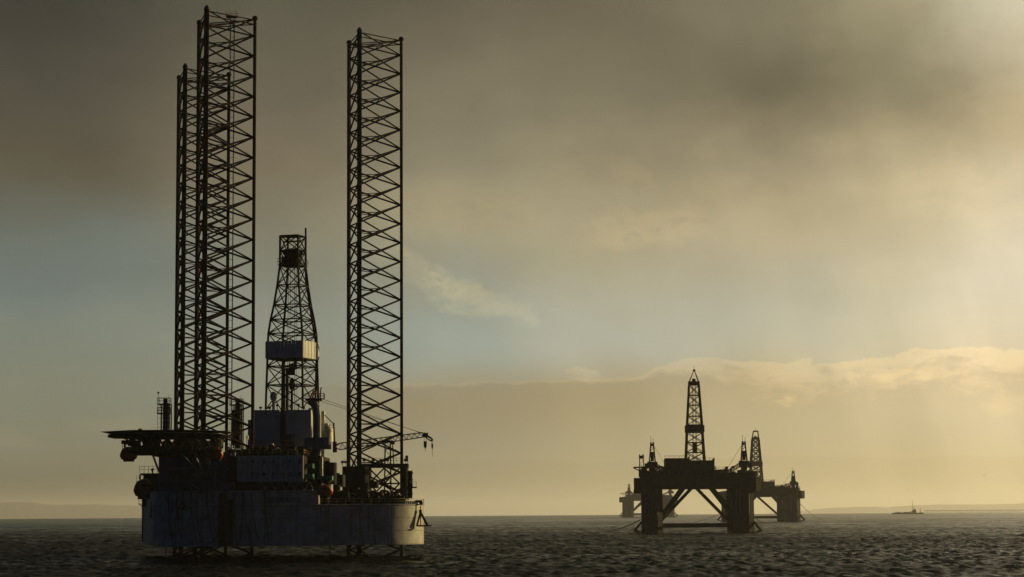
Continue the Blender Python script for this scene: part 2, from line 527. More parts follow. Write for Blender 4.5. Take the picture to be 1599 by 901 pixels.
# ------------------------------------------------------------------ sea
def build_sea():
    rng = np.random.default_rng(5)
    dense = np.radians(np.arange(-16.5, 16.501, 0.055))
    rest = np.radians(np.arange(16.5 + 4.5, 360 - 16.5 - 1, 4.5))
    azs = np.concatenate([dense, rest])
    r = [2.0, 60.0, 150.0, 230.0, 290.0]
    while r[-1] < 16000:
        x = r[-1]
        r.append(x + 0.9 * max(1.0, x / 700) ** 1.6)
    r = np.array(r)
    dr = np.gradient(r)
    RR, AA = np.meshgrid(r, azs, indexing='ij')
    x = RR * np.sin(AA)
    y = RR * np.cos(AA)
    z = np.zeros_like(x)
    DR = np.maximum(dr[:, None], RR * np.radians(0.055))
    for i in range(100):
        L = 1.7 * (15 / 1.7) ** rng.random() ** 1.2
        th = rng.normal(-0.12, 0.42)                         # travel direction
        k = 2 * math.pi / L
        amp = 0.031 * L ** 0.02 * (0.6 + 0.8 * rng.random())
        ph = rng.random() * 6.28
        fade = np.clip((L / (DR * 1.2)) - 1.0, 0, 1)
        w = np.sin(k * (x * math.sin(th) + y * math.cos(th)) + ph)
        z += amp * fade * (w + 0.25 * np.abs(w))
    az_deg = np.degrees(np.arctan2(np.sin(AA), np.cos(AA)))
    z *= np.clip((16.5 - np.abs(az_deg)) / 0.8, 0, 1) * np.clip((RR - 250) / 60, 0, 1)
    z += -(x * x + y * y) / (2 * EARTH)
    nr, na = x.shape
    me = bpy.data.meshes.new('sea')
    co = np.stack([x, y, z], -1).reshape(-1, 3)
    idx = np.arange(nr * na).reshape(nr, na)
    a = idx[:-1, :]
    b = idx[1:, :]
    a2 = np.roll(a, -1, axis=1)
    b2 = np.roll(b, -1, axis=1)
    q = np.stack([a, b, b2, a2], -1).reshape(-1, 4)
    q = q[:, ::-1]
    me.vertices.add(len(co))
    me.vertices.foreach_set('co', co.ravel())
    me.loops.add(q.size)
    me.loops.foreach_set('vertex_index', q.ravel().astype(np.int32))
    me.polygons.add(len(q))
    me.polygons.foreach_set('loop_start', np.arange(0, q.size, 4, dtype=np.int32))
    me.polygons.foreach_set('use_smooth', np.ones(len(q), dtype=bool))
    me.update(calc_edges=True)
    m = bpy.data.materials.new('sea_water')
    m.use_nodes = True
    t = NT(m.node_tree)
    pos = t.n('ShaderNodeTexCoord').outputs['Object']
    s3 = t.n('ShaderNodeSeparateXYZ')
    t.link(pos, s3.inputs[0])
    p2 = t.comb(t.m('MULTIPLY', s3.outputs[0], 1.0), t.m('MULTIPLY', s3.outputs[1], 0.8), 0.0)
    h1 = t.noise(p2, 1.1, 5, 0.66, 0.3)
    h2 = t.noise(p2, 0.11, 3, 0.5, 0.2)
    gust = t.noise(t.comb(t.m('MULTIPLY', s3.outputs[0], 0.22), s3.outputs[1], 1.0), 0.016, 5, 0.62, 0.4)
    hh = t.m('ADD', t.m('MULTIPLY', h1, 0.9), t.m('MULTIPLY', h2, 1.0))
    bp = t.n('ShaderNodeBump')
    bp.inputs['Strength'].default_value = 1.0
    t.link(t.m('ADD', 0.12, t.m('MULTIPLY', gust, 0.3)), bp.inputs['Distance'])
    t.link(hh, bp.inputs['Height'])
    foam_glint_n = t.noise(t.comb(t.m('MULTIPLY', s3.outputs[0], 0.5), s3.outputs[1], 5.0), 0.42, 6, 0.7)  # white flecks in the base colour: foam, and glints painted the same way
    foam_glint = t.m('MULTIPLY', t.sm(foam_glint_n, 0.64, 0.69), t.sm(gust, 0.42, 0.62))
    bs = t.n('ShaderNodeBsdfPrincipled')
    t.link(t.mix(t.m('MULTIPLY', foam_glint, 0.8), (0.013, 0.015, 0.012), (0.55, 0.55, 0.52)), bs.inputs['Base Color'])
    t.link(t.m('ADD', t.m('SUBTRACT', 0.32, t.m('MULTIPLY', t.sm(gust, 0.42, 0.66), 0.17)), t.m('MULTIPLY', foam_glint, 0.2)), bs.inputs['Roughness'])
    bs.inputs['IOR'].default_value = 1.33
    bs.inputs['Specular IOR Level'].default_value = 0.36
    t.link(bp.outputs[0], bs.inputs['Normal'])
    t.link(bs.outputs[0], t.n('ShaderNodeOutputMaterial').inputs[0])
    me.materials.append(m)
    o = bpy.data.objects.new('sea', me)
    col.objects.link(o)
    o['kind'] = 'structure'
    o['label'] = 'dark choppy grey green sea reaching to the horizon'


build_sea()

# ------------------------------------------------------------------ far shores
M['land'] = paint('far_moorland', (0.06, 0.062, 0.045), 1.0, 0.3, scale=0.004)


def ridge(name, D, depth, pts, label):
    """a long low hill range: pts are (photo x, crest y) sampled along it, ridged both ways"""
    rnd = random.Random(name)
    mb = MB()
    xs = np.linspace(pts[0][0], pts[-1][0], 160)
    ys = np.interp(xs, [p[0] for p in pts], [p[1] for p in pts])
    rows = [(-0.5, 0.0), (-0.3, 0.45), (-0.12, 0.85), (0.0, 1.0), (0.2, 0.8), (0.5, 0.0)]
    vs = []
    jit = np.cumsum([rnd.gauss(0, 0.9) for _ in xs])
    jit -= np.linspace(jit[0], jit[-1], len(jit))
    for i, (px, py) in enumerate(zip(xs, ys)):
        p = at(px, py + 0.25 * jit[i], D)
        base_z = -62.0
        hgt = max(1.0, p.z - base_z)
        for dy, f in rows:
            k = 1 + 0.10 * rnd.uniform(-1, 1) * (f not in (0.0, 1.0))
            vs.append((p.x * (1 + dy * depth / D), D + dy * depth, base_z + hgt * f * k))
    n = len(rows)
    fs = []
    for i in range(len(xs) - 1):
        for j in range(n - 1):
            a = i * n + j
            fs.append((a, a + n, a + n + 1, a + 1))
    mb.add(vs, fs)
    o = mb.build(name, M['land'])
    smooth(o, 1.2)
    o['kind'] = 'structure'
    o['label'] = label
    return o


ridge('hills', 40000, 5000, [(1195, 802), (1240, 799), (1290, 796), (1340, 793), (1385, 794), (1430, 790), (1480, 788), (1540, 789), (1600, 786), (1680, 788), (1760, 801)],
      'low hazy hills along the far shore at right')
ridge('hills', 40000, 5000, [(-180, 809), (-90, 790), (0, 786), (50, 786), (70, 790), (150, 788), (225, 791), (330, 794), (440, 800), (520, 807)],
      'low hazy hills along the far shore at left')

# ------------------------------------------------------------------ generic rig pieces
def lattice_beam(mb, a, b, w0, w1, n, rc, rl, up=Vector((0, 0, 1))):
    """box-section lattice boom from a to b"""
    a, b = Vector(a), Vector(b)
    d = (b - a).normalized()
    s = d.cross(up).normalized()
    u = s.cross(d)
    cor = lambda t, i, j: a.lerp(b, t) + (s * i + u * j) * (w0 + (w1 - w0) * t) / 2
    for i in (-1, 1):
        for j in (-1, 1):
            mb.tube(cor(0, i, j), cor(1, i, j), rc, 5)
    for k in range(n):
        t0, t1 = k / n, (k + 1) / n
        for i in (-1, 1):
            j0, j1 = (-1, 1) if k % 2 == 0 else (1, -1)
            mb.tube(cor(t0, i, j0), cor(t1, i, j1), rl, 4)
            mb.tube(cor(t0, -1 if k % 2 else 1, i), cor(t1, 1 if k % 2 else -1, i), rl, 4)
    return mb


def derrick(parent, c, rz, levels, r_leg, r_br, mat, inner=True, name='derrick'):
    """four-legged lattice derrick; levels = [(z, half side)], bottom to top"""
    d = empty(name, c, parent)
    cx, cy = c[0], c[1]
    Mz = Matrix.Rotation(rz, 3, 'Z')
    P = lambda z, h, i: Vector((cx, cy, z)) + Mz @ Vector((h * (-1, 1, 1, -1)[i], h * (-1, -1, 1, 1)[i], 0))
    for i in range(4):
        mb = MB()
        for (z0, h0), (z1, h1) in zip(levels, levels[1:]):
            mb.tube(P(z0, h0, i), P(z1, h1, i), r_leg, 6)
        mb.build('derrick_leg', mat, d)
    for k, ((z0, h0), (z1, h1)) in enumerate(zip(levels, levels[1:])):
        g_ = MB()
        for i in range(4):
            j = (i + 1) % 4
            g_.tube(P(z1, h1, i), P(z1, h1, j), r_br * 1.1, 5)
            x = MB()
            x.tube(P(z0, h0, i), P(z1, h1, j), r_br, 5)
            x.tube(P(z0, h0, j), P(z1, h1, i), r_br, 5)
            x.build('cross_brace', mat, d)
        g_.build('girt', mat, d)
    return d


def rig_crane(parent, base, z_cab, boom_tip, mat_ped, mat_boom, s=1.0, mast=6.0):
    """pedestal crane: column, cab, gantry mast, lattice boom, ropes, hook"""
    c = empty('crane', base, parent)
    b = Vector(base)
    p = MB().lathe(b, [(1.3 * s, 0), (1.1 * s, (z_cab - b.z) * 0.7), (1.6 * s, z_cab - b.z)], 10)
    smooth(p.build('pedestal', mat_ped, c))
    bt = Vector(boom_tip)
    dirx = Vector((bt.x - b.x, bt.y - b.y, 0)).normalized()
    rz = math.atan2(dirx.y, dirx.x)
    MB().box(Vector((b.x, b.y, z_cab + 1.2 * s)) - dirx * 0.8 * s, (5.0 * s, 3.4 * s, 2.4 * s), rz, 0.3 * s).build('machinery_house', mat_ped, c)
    MB().box(Vector((b.x, b.y, z_cab + 1.6 * s)) + dirx * 2.6 * s, (1.6 * s, 1.8 * s, 2.2 * s), rz, 0.3 * s).build('cab', M['grey'], c)
    top = Vector((b.x, b.y, z_cab + mast * s))
    side = Vector((-dirx.y, dirx.x, 0))
    a = MB()
    for k in (-1, 1):
        a.tube(top + side * 0.4 * k * s, Vector((b.x, b.y, z_cab + 2.4 * s)) + side * 1.3 * k * s + dirx * 1.2 * s, 0.16 * s, 5)
        a.tube(top + side * 0.4 * k * s, Vector((b.x, b.y, z_cab + 2.4 * s)) + side * 1.3 * k * s - dirx * 2.4 * s, 0.16 * s, 5)
    for f in (0.35, 0.7):
        a.box(Vector((b.x, b.y, z_cab + 2.4 * s)).lerp(top, f), (2.0 * s * (1 - f) + 0.8 * s, 2.2 * s * (1 - f) + 0.8 * s, 0.14 * s), rz)
    a.build('gantry', mat_boom, c)
    foot = Vector((b.x, b.y, z_cab + 0.9 * s)) + dirx * 2.2 * s
    lattice_beam(MB(), foot, bt, 1.5 * s, 0.8 * s, max(6, int((bt - foot).length / (1.6 * s))), 0.09 * s, 0.05 * s).build('boom', mat_boom, c)
    ro = MB()
    for k in (-0.35, 0.35):
        ro.tube(top + side * k * s, bt + side * k * s, 0.045 * s, 4)
    ro.build('boom_rope', M['black'], c)
    hk = MB().tube(bt, bt - Vector((0, 0, 2.2 * s)), 0.04 * s, 4)
    hk.box(bt - Vector((0, 0, 2.9 * s)), (0.7 * s, 0.5 * s, 1.5 * s), rz, 0.15 * s)
    hk.tube(bt - Vector((0, 0, 3.6 * s)), bt - Vector((0, 0, 4.4 * s)), 0.16 * s, 5, 0.05 * s)
    hk.build('hook_block', M['dark'], c)
    return c


def clutter(parent, x0, x1, y0, y1, z, n, hmax, mat, seed, names=('deck_locker', 'vent_pipe', 'winch')):
    """deck machinery, each piece an object of its own"""
    rnd = random.Random(seed)
    for i in range(n):
        cx, cy = rnd.uniform(x0, x1), rnd.uniform(y0, y1)
        nm = rnd.choice(names)
        mb = MB()
        h = rnd.uniform(0.35, 1.0) * hmax
        if nm == 'deck_locker':
            w = rnd.uniform(0.8, 2.6)
            mb.box((cx, cy, z + h / 2), (w, rnd.uniform(0.8, 2.2), h), rnd.uniform(-0.3, 0.3), 0.06)
            mb.box((cx, cy, z + h + 0.05), (w * 0.7, 0.6, 0.1), 0)
        elif nm == 'vent_pipe':
            r = rnd.uniform(0.12, 0.3)
            s = rnd.choice((-1, 1))
            mb.path([(cx, cy, z), (cx, cy, z + h), (cx + s * r * 2, cy, z + h + r * 2), (cx + s * r * 5, cy, z + h + r * 1.2)], r, 6)
        else:
            r = rnd.uniform(0.5, 1.0) * min(1.0, hmax / 2)
            mb.tube((cx - r, cy, z + r * 1.1), (cx + r, cy, z + r * 1.1), r * 0.75, 10)
            mb.tube((cx - r * 1.05, cy, z + r * 1.1), (cx - r * 0.9, cy, z + r * 1.1), r * 1.05, 10)
            mb.tube((cx + r * 0.9, cy, z + r * 1.1), (cx + r * 1.05, cy, z + r * 1.1), r * 1.05, 10)
            mb.box((cx, cy, z + 0.2), (r * 2.4, r * 1.6, 0.4))
        mb.build(nm, mat, parent)


# ------------------------------------------------------------------ the jack-up
LEG_A = at(339.5, 650, 441.0)
LEG_C = at(577.5, 650, 480.0)
LEG_B = at(304.3, 650, 493.0)
rig = empty('jackup_rig', (-52.0, 465.0, 0.0))
tag(rig, 'large jack-up drilling rig with three tall lattice legs, nearest at left', 'drilling rig')

Z_BOT = at(400, 853, 430).z
Z_DECK = at(560, 787.5, 440).z
Z_UP = at(380, 766, 430).z

arcA = [(-60.2 + 12.6 * math.cos(R_(a)), 442.0 + 12.6 * math.sin(R_(a))) for a in range(184, 271, 8)]
arcC = [(-31.3 + 12.9 * math.cos(R_(a)), 449.5 + 12.9 * math.sin(R_(a))) for a in np.arange(-70, 1, 5)]
HULL = [(-84.4, 512), (-84.2, 496)] + arcA + [(-52.0, 429.45)] + arcC + [(-19.6, 476), (-23.5, 498), (-36, 512)]


def hull_front(x):
    best = 1e9
    for (xa, ya), (xb, yb) in zip(HULL, HULL[1:] + HULL[:1]):
        if (xa - x) * (xb - x) <= 0 and abs(xa - xb) > 1e-6:
            best = min(best, ya + (yb - ya) * (x - xa) / (xb - xa))
    return best


hull = MB().prism(HULL, Z_BOT, Z_DECK).build('hull', M['hull'], rig)
smooth(hull, 0.35)
# rubbing edge round the bottom and the deck edge
eg = MB()
for zz, rr in ((Z_DECK - 0.12, 0.16),):
    for a, b in zip(HULL, HULL[1:] + HULL[:1]):
        eg.tube((a[0], a[1], zz), (b[0], b[1], zz), rr, 5)
eg.build('deck_edge', M['hull'], hull)
xr = at(497, 775, 433).x
up_poly = [(x, y) for x, y in HULL if x < -45 and y < 495] + [(xr, hull_front(xr) + 0.02), (xr, 500)]
up_poly = [(x + 0.0, y - 0.003) for x, y in up_poly] + [(-84.2, 500)]
upper = MB().prism(up_poly, Z_DECK + 0.002, Z_UP).build('raised_hull', M['hull'], rig)
smooth(upper, 0.35)

# stiffener ribs and markings on the hull side
for px in (262, 277, 300, 325, 383, 395, 415):
    x = at(px, 800, 432).x
    y = hull_front(x)
    pts = [(x, y - 0.12, Z_UP - 0.3)]
    x2 = x + random.uniform(0.6, 2.2)
    for k in range(1, 9):
        t = k / 8
        xx = x + (x2 - x) * t ** 2
        pts.append((xx, hull_front(xx) - 0.12, Z_UP - 0.3 + (Z_BOT + random.uniform(0.2, 2) - Z_UP) * t))
    MB().path(pts, 0.07, 5).build('hanging_hose', M['black'], rig)
# looped hoses
for px0, px1, low in ((309, 346, 848), (368, 380, 850), (262, 276, 838)):
    xa, xb = at(px0, 800, 431).x, at(px1, 800, 431).x
    zl = at(px0, low, 431).z
    pts = []
    for k in range(17):
        t = k / 16
        x = xa + (xb - xa) * (1 - math.cos(math.pi * t)) / 2
        pts.append((x, hull_front(x) - 0.16, zl + (Z_UP - 0.6 - zl) * abs(2 * t - 1) ** 2.6))
    MB().path(pts, 0.07, 5).build('hanging_hose', M['black'], rig)
# rust-stained leg guide by the front leg
for px0, px1, y0, y1 in ((341, 353, 770, 853), (355, 363, 780, 853)):
    xa, xb = at(px0, 800, 429).x, at(px1, 800, 429).x
    za, zb = at(350, y0, 429).z, at(350, y1, 429).z
    yf = min(hull_front(xa), hull_front(xb))
    MB().box(((xa + xb) / 2, yf - 0.05, (za + zb) / 2), (xb - xa, 0.5, za - zb - 0.1), 0, 0.1).build('leg_guide', M['rust'], rig)
# fairlead frames, triangular, hung on the left face and below the hull letters
for px, py, w, hgt, D in ((250, 785, 14, 22, 458), (281, 782, 12, 13, 430)):
    a, b, c = at(px + w / 2, py, D), at(px - w / 2, py + hgt, D), at(px + w / 2, py + hgt, D)
    for p in (a, b, c):
        p.y = hull_front(p.x) - 0.25
    MB().path([a, b, c, a], 0.14, 5).build('anchor_bracket', M['dark'], rig)
# lettering
fc = bpy.data.curves.new('hull_lettering', 'FONT')
fc.body = 'GSF GALAXY II'
fc.size = 1.55
fc.extrude = 0.02
fc.space_character = 1.05
lx0, lx1 = at(414, 780, 430).x, at(469, 780, 430).x
fc.materials.append(M['letter'])
fo = bpy.data.objects.new('hull_lettering', fc)
col.objects.link(fo)
fo.parent = rig
lz = at(440, 785, 431).z
y0, y1 = hull_front(lx0), hull_front(lx1)
fo.location = Vector((lx0, y0 - 0.06, lz)) - ORG[rig]
fo.rotation_euler = (math.pi / 2, 0, math.atan2(y1 - y0, lx1 - lx0))
bpy.context.view_layer.update()
fx_ = (lx1 - lx0) / max(0.1, fo.dimensions.x)
lm_ = bpy.data.meshes.new_from_object(fo.evaluated_get(bpy.context.evaluated_depsgraph_get()))
lo = bpy.data.objects.new('lettering', lm_)
col.objects.link(lo)
lo.parent, lo.location, lo.rotation_euler, lo.scale = rig, fo.location, fo.rotation_euler, (fx_, 1, 1)
bpy.data.objects.remove(fo)
# deck rail along the low deck
MB().rail([(x, y + 0.3, Z_DECK) for x, y in arcC] , 1.1, 0.045, 1.8).build('guard_rail', M['yellow'], rig)
xq = at(500, 780, 434).x
MB().rail([(xq, hull_front(xq) + 0.3, Z_DECK), (arcC[0][0], arcC[0][1] + 0.3, Z_DECK)], 1.1, 0.05, 1.6).build('guard_rail', M['yellow'], rig)

# --- the legs
BAY = 4.25
SIDE = 12.4
CR = SIDE / math.sqrt(3)
ANG = [R_(-105), R_(15), R_(135)]


def xmesh(mat):
    mb = MB()
    L = SIDE / 2 - 0.3
    mb.tube((-L, 0, -BAY / 2), (L, 0, BAY / 2), 0.19, 6)
    mb.tube((-L, 0, BAY / 2), (L, 0, -BAY / 2), 0.19, 6)
    mb.box((0, 0, 0), (0.8, 0.10, 0.5))
    return mb.mesh('cross_brace', mat)


def innermesh(mat):
    mb = MB()
    q = [Vector((CR / 2 * math.cos(a + math.pi), CR / 2 * math.sin(a + math.pi), 0)) for a in ANG]
    for i in range(3):
        mb.tube(q[i], q[(i + 1) % 3], 0.10, 5)
    return mb.mesh('inner_brace', mat)


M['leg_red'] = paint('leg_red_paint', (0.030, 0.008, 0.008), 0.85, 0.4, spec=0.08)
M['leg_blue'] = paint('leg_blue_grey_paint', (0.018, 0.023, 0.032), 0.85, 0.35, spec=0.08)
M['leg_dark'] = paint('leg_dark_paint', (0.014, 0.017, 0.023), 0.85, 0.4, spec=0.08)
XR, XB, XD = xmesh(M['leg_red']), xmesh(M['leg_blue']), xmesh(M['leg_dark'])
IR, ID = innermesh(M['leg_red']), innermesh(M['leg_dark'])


def jack_leg(c, z_node, z_hide0, z_hide1, banded, pipes):
    """z_node: height of the first full node below the top"""
    z0 = -6.0
    leg = empty('leg', (c.x, c.y, 0), rig)
    tops = z_node + BAY * 0.86
    if banded:
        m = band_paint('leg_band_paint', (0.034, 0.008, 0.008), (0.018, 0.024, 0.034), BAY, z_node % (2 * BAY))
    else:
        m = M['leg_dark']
    for i, a in enumerate(ANG):
        p = Vector((c.x + CR * math.cos(a), c.y + CR * math.sin(a), 0))
        mb = MB()
        mb.tube((p.x, p.y, z0), (p.x, p.y, tops), 0.36, 8)
        # toothed rack plates either side
        t = Vector((-math.sin(a), math.cos(a), 0))
        for s_ in (-1, 1):
            mb.box((p.x + t.x * 0.42 * s_, p.y + t.y * 0.42 * s_, (z0 + tops) / 2), (0.12, 0.22, tops - z0), a)
        mb.lathe((p.x, p.y, tops), [(0.5, -0.3), (0.62, 0.0), (0.45, 0.5), (0.12, 0.9 if i == 0 else 0.6)], 8)
        o = mb.build('chord', m, leg)
    n = int((z_node - z0) / BAY) + 1
    mids = [(ANG[i] + R_(60)) for i in range(3)]
    for k in range(-1, n):
        zt = z_node - k * BAY
        zb = zt - BAY
        sc_z = 1.0
        if k == -1:
            zt, sc_z = z_node + BAY * 0.82, 0.82
            zb = z_node
        if zt < z_hide1 and zb > z_hide0:
            continue
        red = banded and (k % 2 == 1)
        zc = (zt + zb) / 2
        for i in range(3):
            a = mids[i]
            pos = Vector((c.x + CR / 2 * math.cos(a), c.y + CR / 2 * math.sin(a), zc))
            inst('cross_brace', (XR if red else XB) if banded else XD, leg, pos, (0, 0, a + math.pi / 2), (1, 1, sc_z))
        inst('inner_brace', IR if red else ID, leg, Vector((c.x, c.y, zc)))
    # top ring
    mb = MB()
    q = [Vector((c.x + CR * math.cos(a), c.y + CR * math.sin(a), tops - 0.3)) for a in ANG]
    for dz in (0, -0.9):
        for i in range(3):
            mb.tube(q[i] + Vector((0, 0, dz)), q[(i + 1) % 3] + Vector((0, 0, dz)), 0.13, 5)
    mb.build('top_ring', m, leg)
    if pipes:
        pp = MB()
        for dx in (-0.35, 0.45):
            pp.tube((c.x + 2.3 + dx, c.y + 1.0, z_hide1), (c.x + 2.3 + dx, c.y + 1.0, tops - 0.4), 0.11, 5)
        kz = z_hide1
        while kz < tops - 1:
            pp.tube((c.x + 1.95, c.y + 1.0, kz), (c.x + 2.75, c.y + 1.0, kz), 0.05, 4)
            kz += 1.4
        pp.build('ladder', M['dark'], leg)
        pf = MB().box((c.x + 2.2, c.y + 1.0, tops + 0.2), (2.2, 2.0, 0.12))
        pf.tube((c.x + 1.95, c.y + 1.0, tops - 0.5), (c.x + 1.95, c.y + 1.0, tops + 0.2), 0.08, 5)
        pf.tube((c.x + 2.75, c.y + 1.0, tops - 0.5), (c.x + 2.75, c.y + 1.0, tops + 0.2), 0.08, 5)
        x_, y_, z_ = c.x + 2.2, c.y + 1.0, tops + 0.25
        pf.rail([(x_ - 1.1, y_ - 1.0, z_), (x_ + 1.1, y_ - 1.0, z_), (x_ + 1.1, y_ + 1.0, z_), (x_ - 1.1, y_ + 1.0, z_), (x_ - 1.1, y_ - 1.0, z_)], 0.9, 0.025, 0.9)
        pf.build('top_platform', M['dark'], leg)
    return leg


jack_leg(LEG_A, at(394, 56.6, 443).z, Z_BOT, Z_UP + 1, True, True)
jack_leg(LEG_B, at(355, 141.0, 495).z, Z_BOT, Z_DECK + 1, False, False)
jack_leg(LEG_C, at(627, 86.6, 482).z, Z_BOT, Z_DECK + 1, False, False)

# --- house blocks on the deck
def blk(name, mat, x0, y0, x1, y1, D, depth, bev=0.0, parent=None):
    return MB().pxbox(x0, y0, x1, y1, D, depth, bev).build(name, mat, parent or rig)


blk('jack_house', M['bluegrey'], 302, 706, 366, 766, 432.5, 17, 0.8)                      # round the front leg
blk('machinery_block', M['bluegrey'], 247, 712, 303, 767, 446, 40, 0.5)
blk('machinery_block', M['dark'], 366, 752, 500, 767, 436, 26)
blk('machinery_block', M['dark'], 470, 712, 502, 767, 440, 20)
acc = blk('accommodation_block', M['dark'], 353, 712, 475, 752, 432.2, 18, 0.4)
# corrugated front panels, each its own part
nP = 13
for k in range(nP):
    xa, xb = 370 + (474 - 370) * k / nP, 370 + (474 - 370) * (k + 1) / nP
    mb = MB()
    a, b = at(xa, 731, 432.1).x + 0.02, at(xb, 731, 432.1).x - 0.02
    zt, zb = at(420, 711.5, 432.1).z, at(420, 752, 432.1).z
    prof = [(0, 0), (0.18, 0), (0.26, -0.09), (0.44, -0.09), (0.52, 0), (0.70, 0), (0.78, -0.09), (0.94, -0.09), (1, 0)]
    vs = []
    for u_, w_ in prof:
        vs += [(a + (b - a) * u_, 432.0 + w_, zb), (a + (b - a) * u_, 432.0 + w_, zt)]
    fs = [(2 * i, 2 * i + 2, 2 * i + 3, 2 * i + 1) for i in range(len(prof) - 1)]
    mb.add(vs, fs).box(((a + b) / 2, 432.08, (zt + zb) / 2), (b - a, 0.1, zt - zb))
    mb.build('wall_panel', M['panel'], acc)
for y in (721, 740):
    for x in (394.5, 412, 427, 442.5, 452, 468):
        mb = MB()
        p = at(x, y, 431.85)
        mb.box(p, (0.42, 0.1, 0.55))
        w = mb.build('window', M['glass'], acc)
        fr = MB()
        for dx, dz, sx_, sz_ in ((-0.25, 0, 0.08, 0.72), (0.25, 0, 0.08, 0.72), (0, 0.32, 0.42, 0.08), (0, -0.32, 0.42, 0.08)):
            fr.box(p + Vector((dx, -0.03, dz)), (sx_, 0.12, sz_))
        fr.build('window_frame', M['grey'], w)
MB().rail([at(353, 711, 433), at(474, 711, 433), at(474, 711, 433) + Vector((0, 14, 0))], 1.1, 0.045, 1.5).build('guard_rail', M['yellow'], rig)
# open truss under the accommodation block
mb = MB()
zt, zb = at(430, 753, 430.8).z, at(430, 766, 430.8).z
for px in range(400, 480, 15):
    p = at(px, 760, 430.8)
    q = at(px + 15, 760, 430.8)
    mb.tube((p.x, 430.8, zb), ((p.x + q.x) / 2, 430.8, zt), 0.10, 5)
    mb.tube(((p.x + q.x) / 2, 430.8, zt), (q.x, 430.8, zb), 0.10, 5)
mb.tube(at(398, 753, 430.8), at(476, 753, 430.8), 0.12, 5)
mb.build('support_truss', M['bluegrey'], rig)

# --- helideck
HC = at(262, 677, 420.5)
helideck = empty('helideck', HC, rig)
oct_ = [(HC.x + 11.4 * math.cos(R_(22.5 + 45 * k)), HC.y + 11.4 * math.sin(R_(22.5 + 45 * k))) for k in range(8)]
MB().prism(oct_, HC.z - 0.25, HC.z + 0.1).build('deck_plate', M['grey'], helideck)
net = MB()
for k in range(8):
    a, b = Vector((*oct_[k], HC.z - 0.1)), Vector((*oct_[(k + 1) % 8], HC.z - 0.1))
    ctr = Vector((HC.x, HC.y, HC.z))
    a2, b2 = a + (a - ctr).normalized() * 1.5 + Vector((0, 0, 0.35)), b + (b - ctr).normalized() * 1.5 + Vector((0, 0, 0.35))
    net.tube(a2, b2, 0.06, 4)
    net.tube(a.lerp(a2, 0.5), b.lerp(b2, 0.5), 0.03, 4)
    for j in range(6):
        net.tube(a.lerp(b, j / 6), a2.lerp(b2, j / 6), 0.05, 4)
    net.add([a, b, b2, a2], [(0, 1, 2, 3)])
net.build('safety_net', M['dark'], helideck)
for k in range(7):
    yy = HC.y - 9 + 3 * k
    hw = 11.0 if abs(yy - HC.y) < 4.5 else 11.0 - (abs(yy - HC.y) - 4.5) * 0.95
    MB().box((HC.x, yy, HC.z - 0.55), (2 * hw, 0.2, 0.58)).build('deck_beam', M['dark'], helideck)
# truss below, two planes
for Dy in (413.5, 419.5, 426.0):
    mb = MB()
    zt = HC.z - 0.85
    zl = at(262, 706, 420).z
    xl, xr_ = at(205, 700, Dy).x, at(346, 700, Dy).x
    n = 10
    mb.tube((xl, Dy, zt), (xr_, Dy, zt), 0.16, 5)
    mb.tube((xl, Dy, zl), (xr_, Dy, zl), 0.20, 5)
    for k in range(n):
        xa, xb = xl + (xr_ - xl) * k / n, xl + (xr_ - xl) * (k + 1) / n
        mb.tube((xa, Dy, zl), (xa, Dy, zt), 0.12, 5)
        mb.tube((xa, Dy, zl), (xb, Dy, zt), 0.11, 5)
        mb.tube((xa, Dy, zt), (xb, Dy, zl), 0.11, 5)
    mb.build('truss', M['dark'], helideck)
MB().tube(at(190, 681, 418), at(206, 692, 418), 0.14, 5).build('brace', M['dark'], helideck)
MB().rail([at(191, 702, 419), at(240, 709, 419)], 1.1, 0.05, 1.2).build('guard_rail', M['dark'], helideck)
MB().box(at(222, 709, 420), (6.2, 5.0, 0.5)).box(at(222, 703, 420), (6.0, 0.3, 0.25)).build('boat_landing', M['dark'], helideck)
for a, b in ((((237, 706), (248, 736))), ((305, 713), (323, 750)), ((323, 750), (332, 776)), ((281, 706), (323, 750)), ((336, 738), (323, 750)), ((337, 740), (332, 772)), ((322, 716), (322, 748)), ((328, 712), (323, 745)), ((284, 734), (318, 748)), ((265, 733), (312, 731)), ((262, 752), (318, 751)), ((290, 752), (320, 770)), ((278, 744), (272, 765)), ((262, 742), (272, 765))):
    p, q = at(*a, 427.5 if a[1] > 715 else 424), at(*b, 428.8 if b[1] < 760 else 429.2)
    MB().tube(p, q, 0.20, 6).build('strut', M['bluegrey'], helideck)
# windsock and lamps on the helideck edge
mb = MB().tube(at(219, 673.5, 424), at(219, 670.5, 424), 0.07, 5)
mb.tube(at(216, 671, 424), at(222, 670, 424), 0.22, 6, 0.1)
mb.build('windsock', M['orange'], helideck)
# dark equipment packed beneath the helideck
for x0, y0, x1, y1, D, dp, mt in ((222, 684, 246, 704, 430, 4, 'dark'), (252, 690, 268, 706, 431, 4, 'bluegrey'), (271, 686, 300, 706, 431, 4, 'dark'), (305, 690, 330, 706, 429, 3, 'dark'), (199, 687, 211, 696, 419, 4, 'dark'), (332, 686, 345, 697, 420, 4, 'dark')):
    mb = MB().pxbox(x0, y0, x1, y1, D, dp, 0.3)
    mb.pxbox(x0 + 2, y0 - 2, x1 - 4, y0 + 1, D + 0.6, dp * 0.5, 0.1)
    mb.build('equipment_skid', M[mt], rig)
clutter(rig, at(215, 700, 424).x, at(345, 700, 424).x, 415, 427, at(280, 709, 421).z, 26, 2.4, M['dark'], 17)
clutter(rig, at(540, 700, 445).x, at(630, 700, 445).x, 441, 448, Z_DECK, 16, 2.2, M['dark'], 23)
MB().pxbox(237, 704, 304, 712, 429, 14).build('walkway_deck', M['dark'], rig)

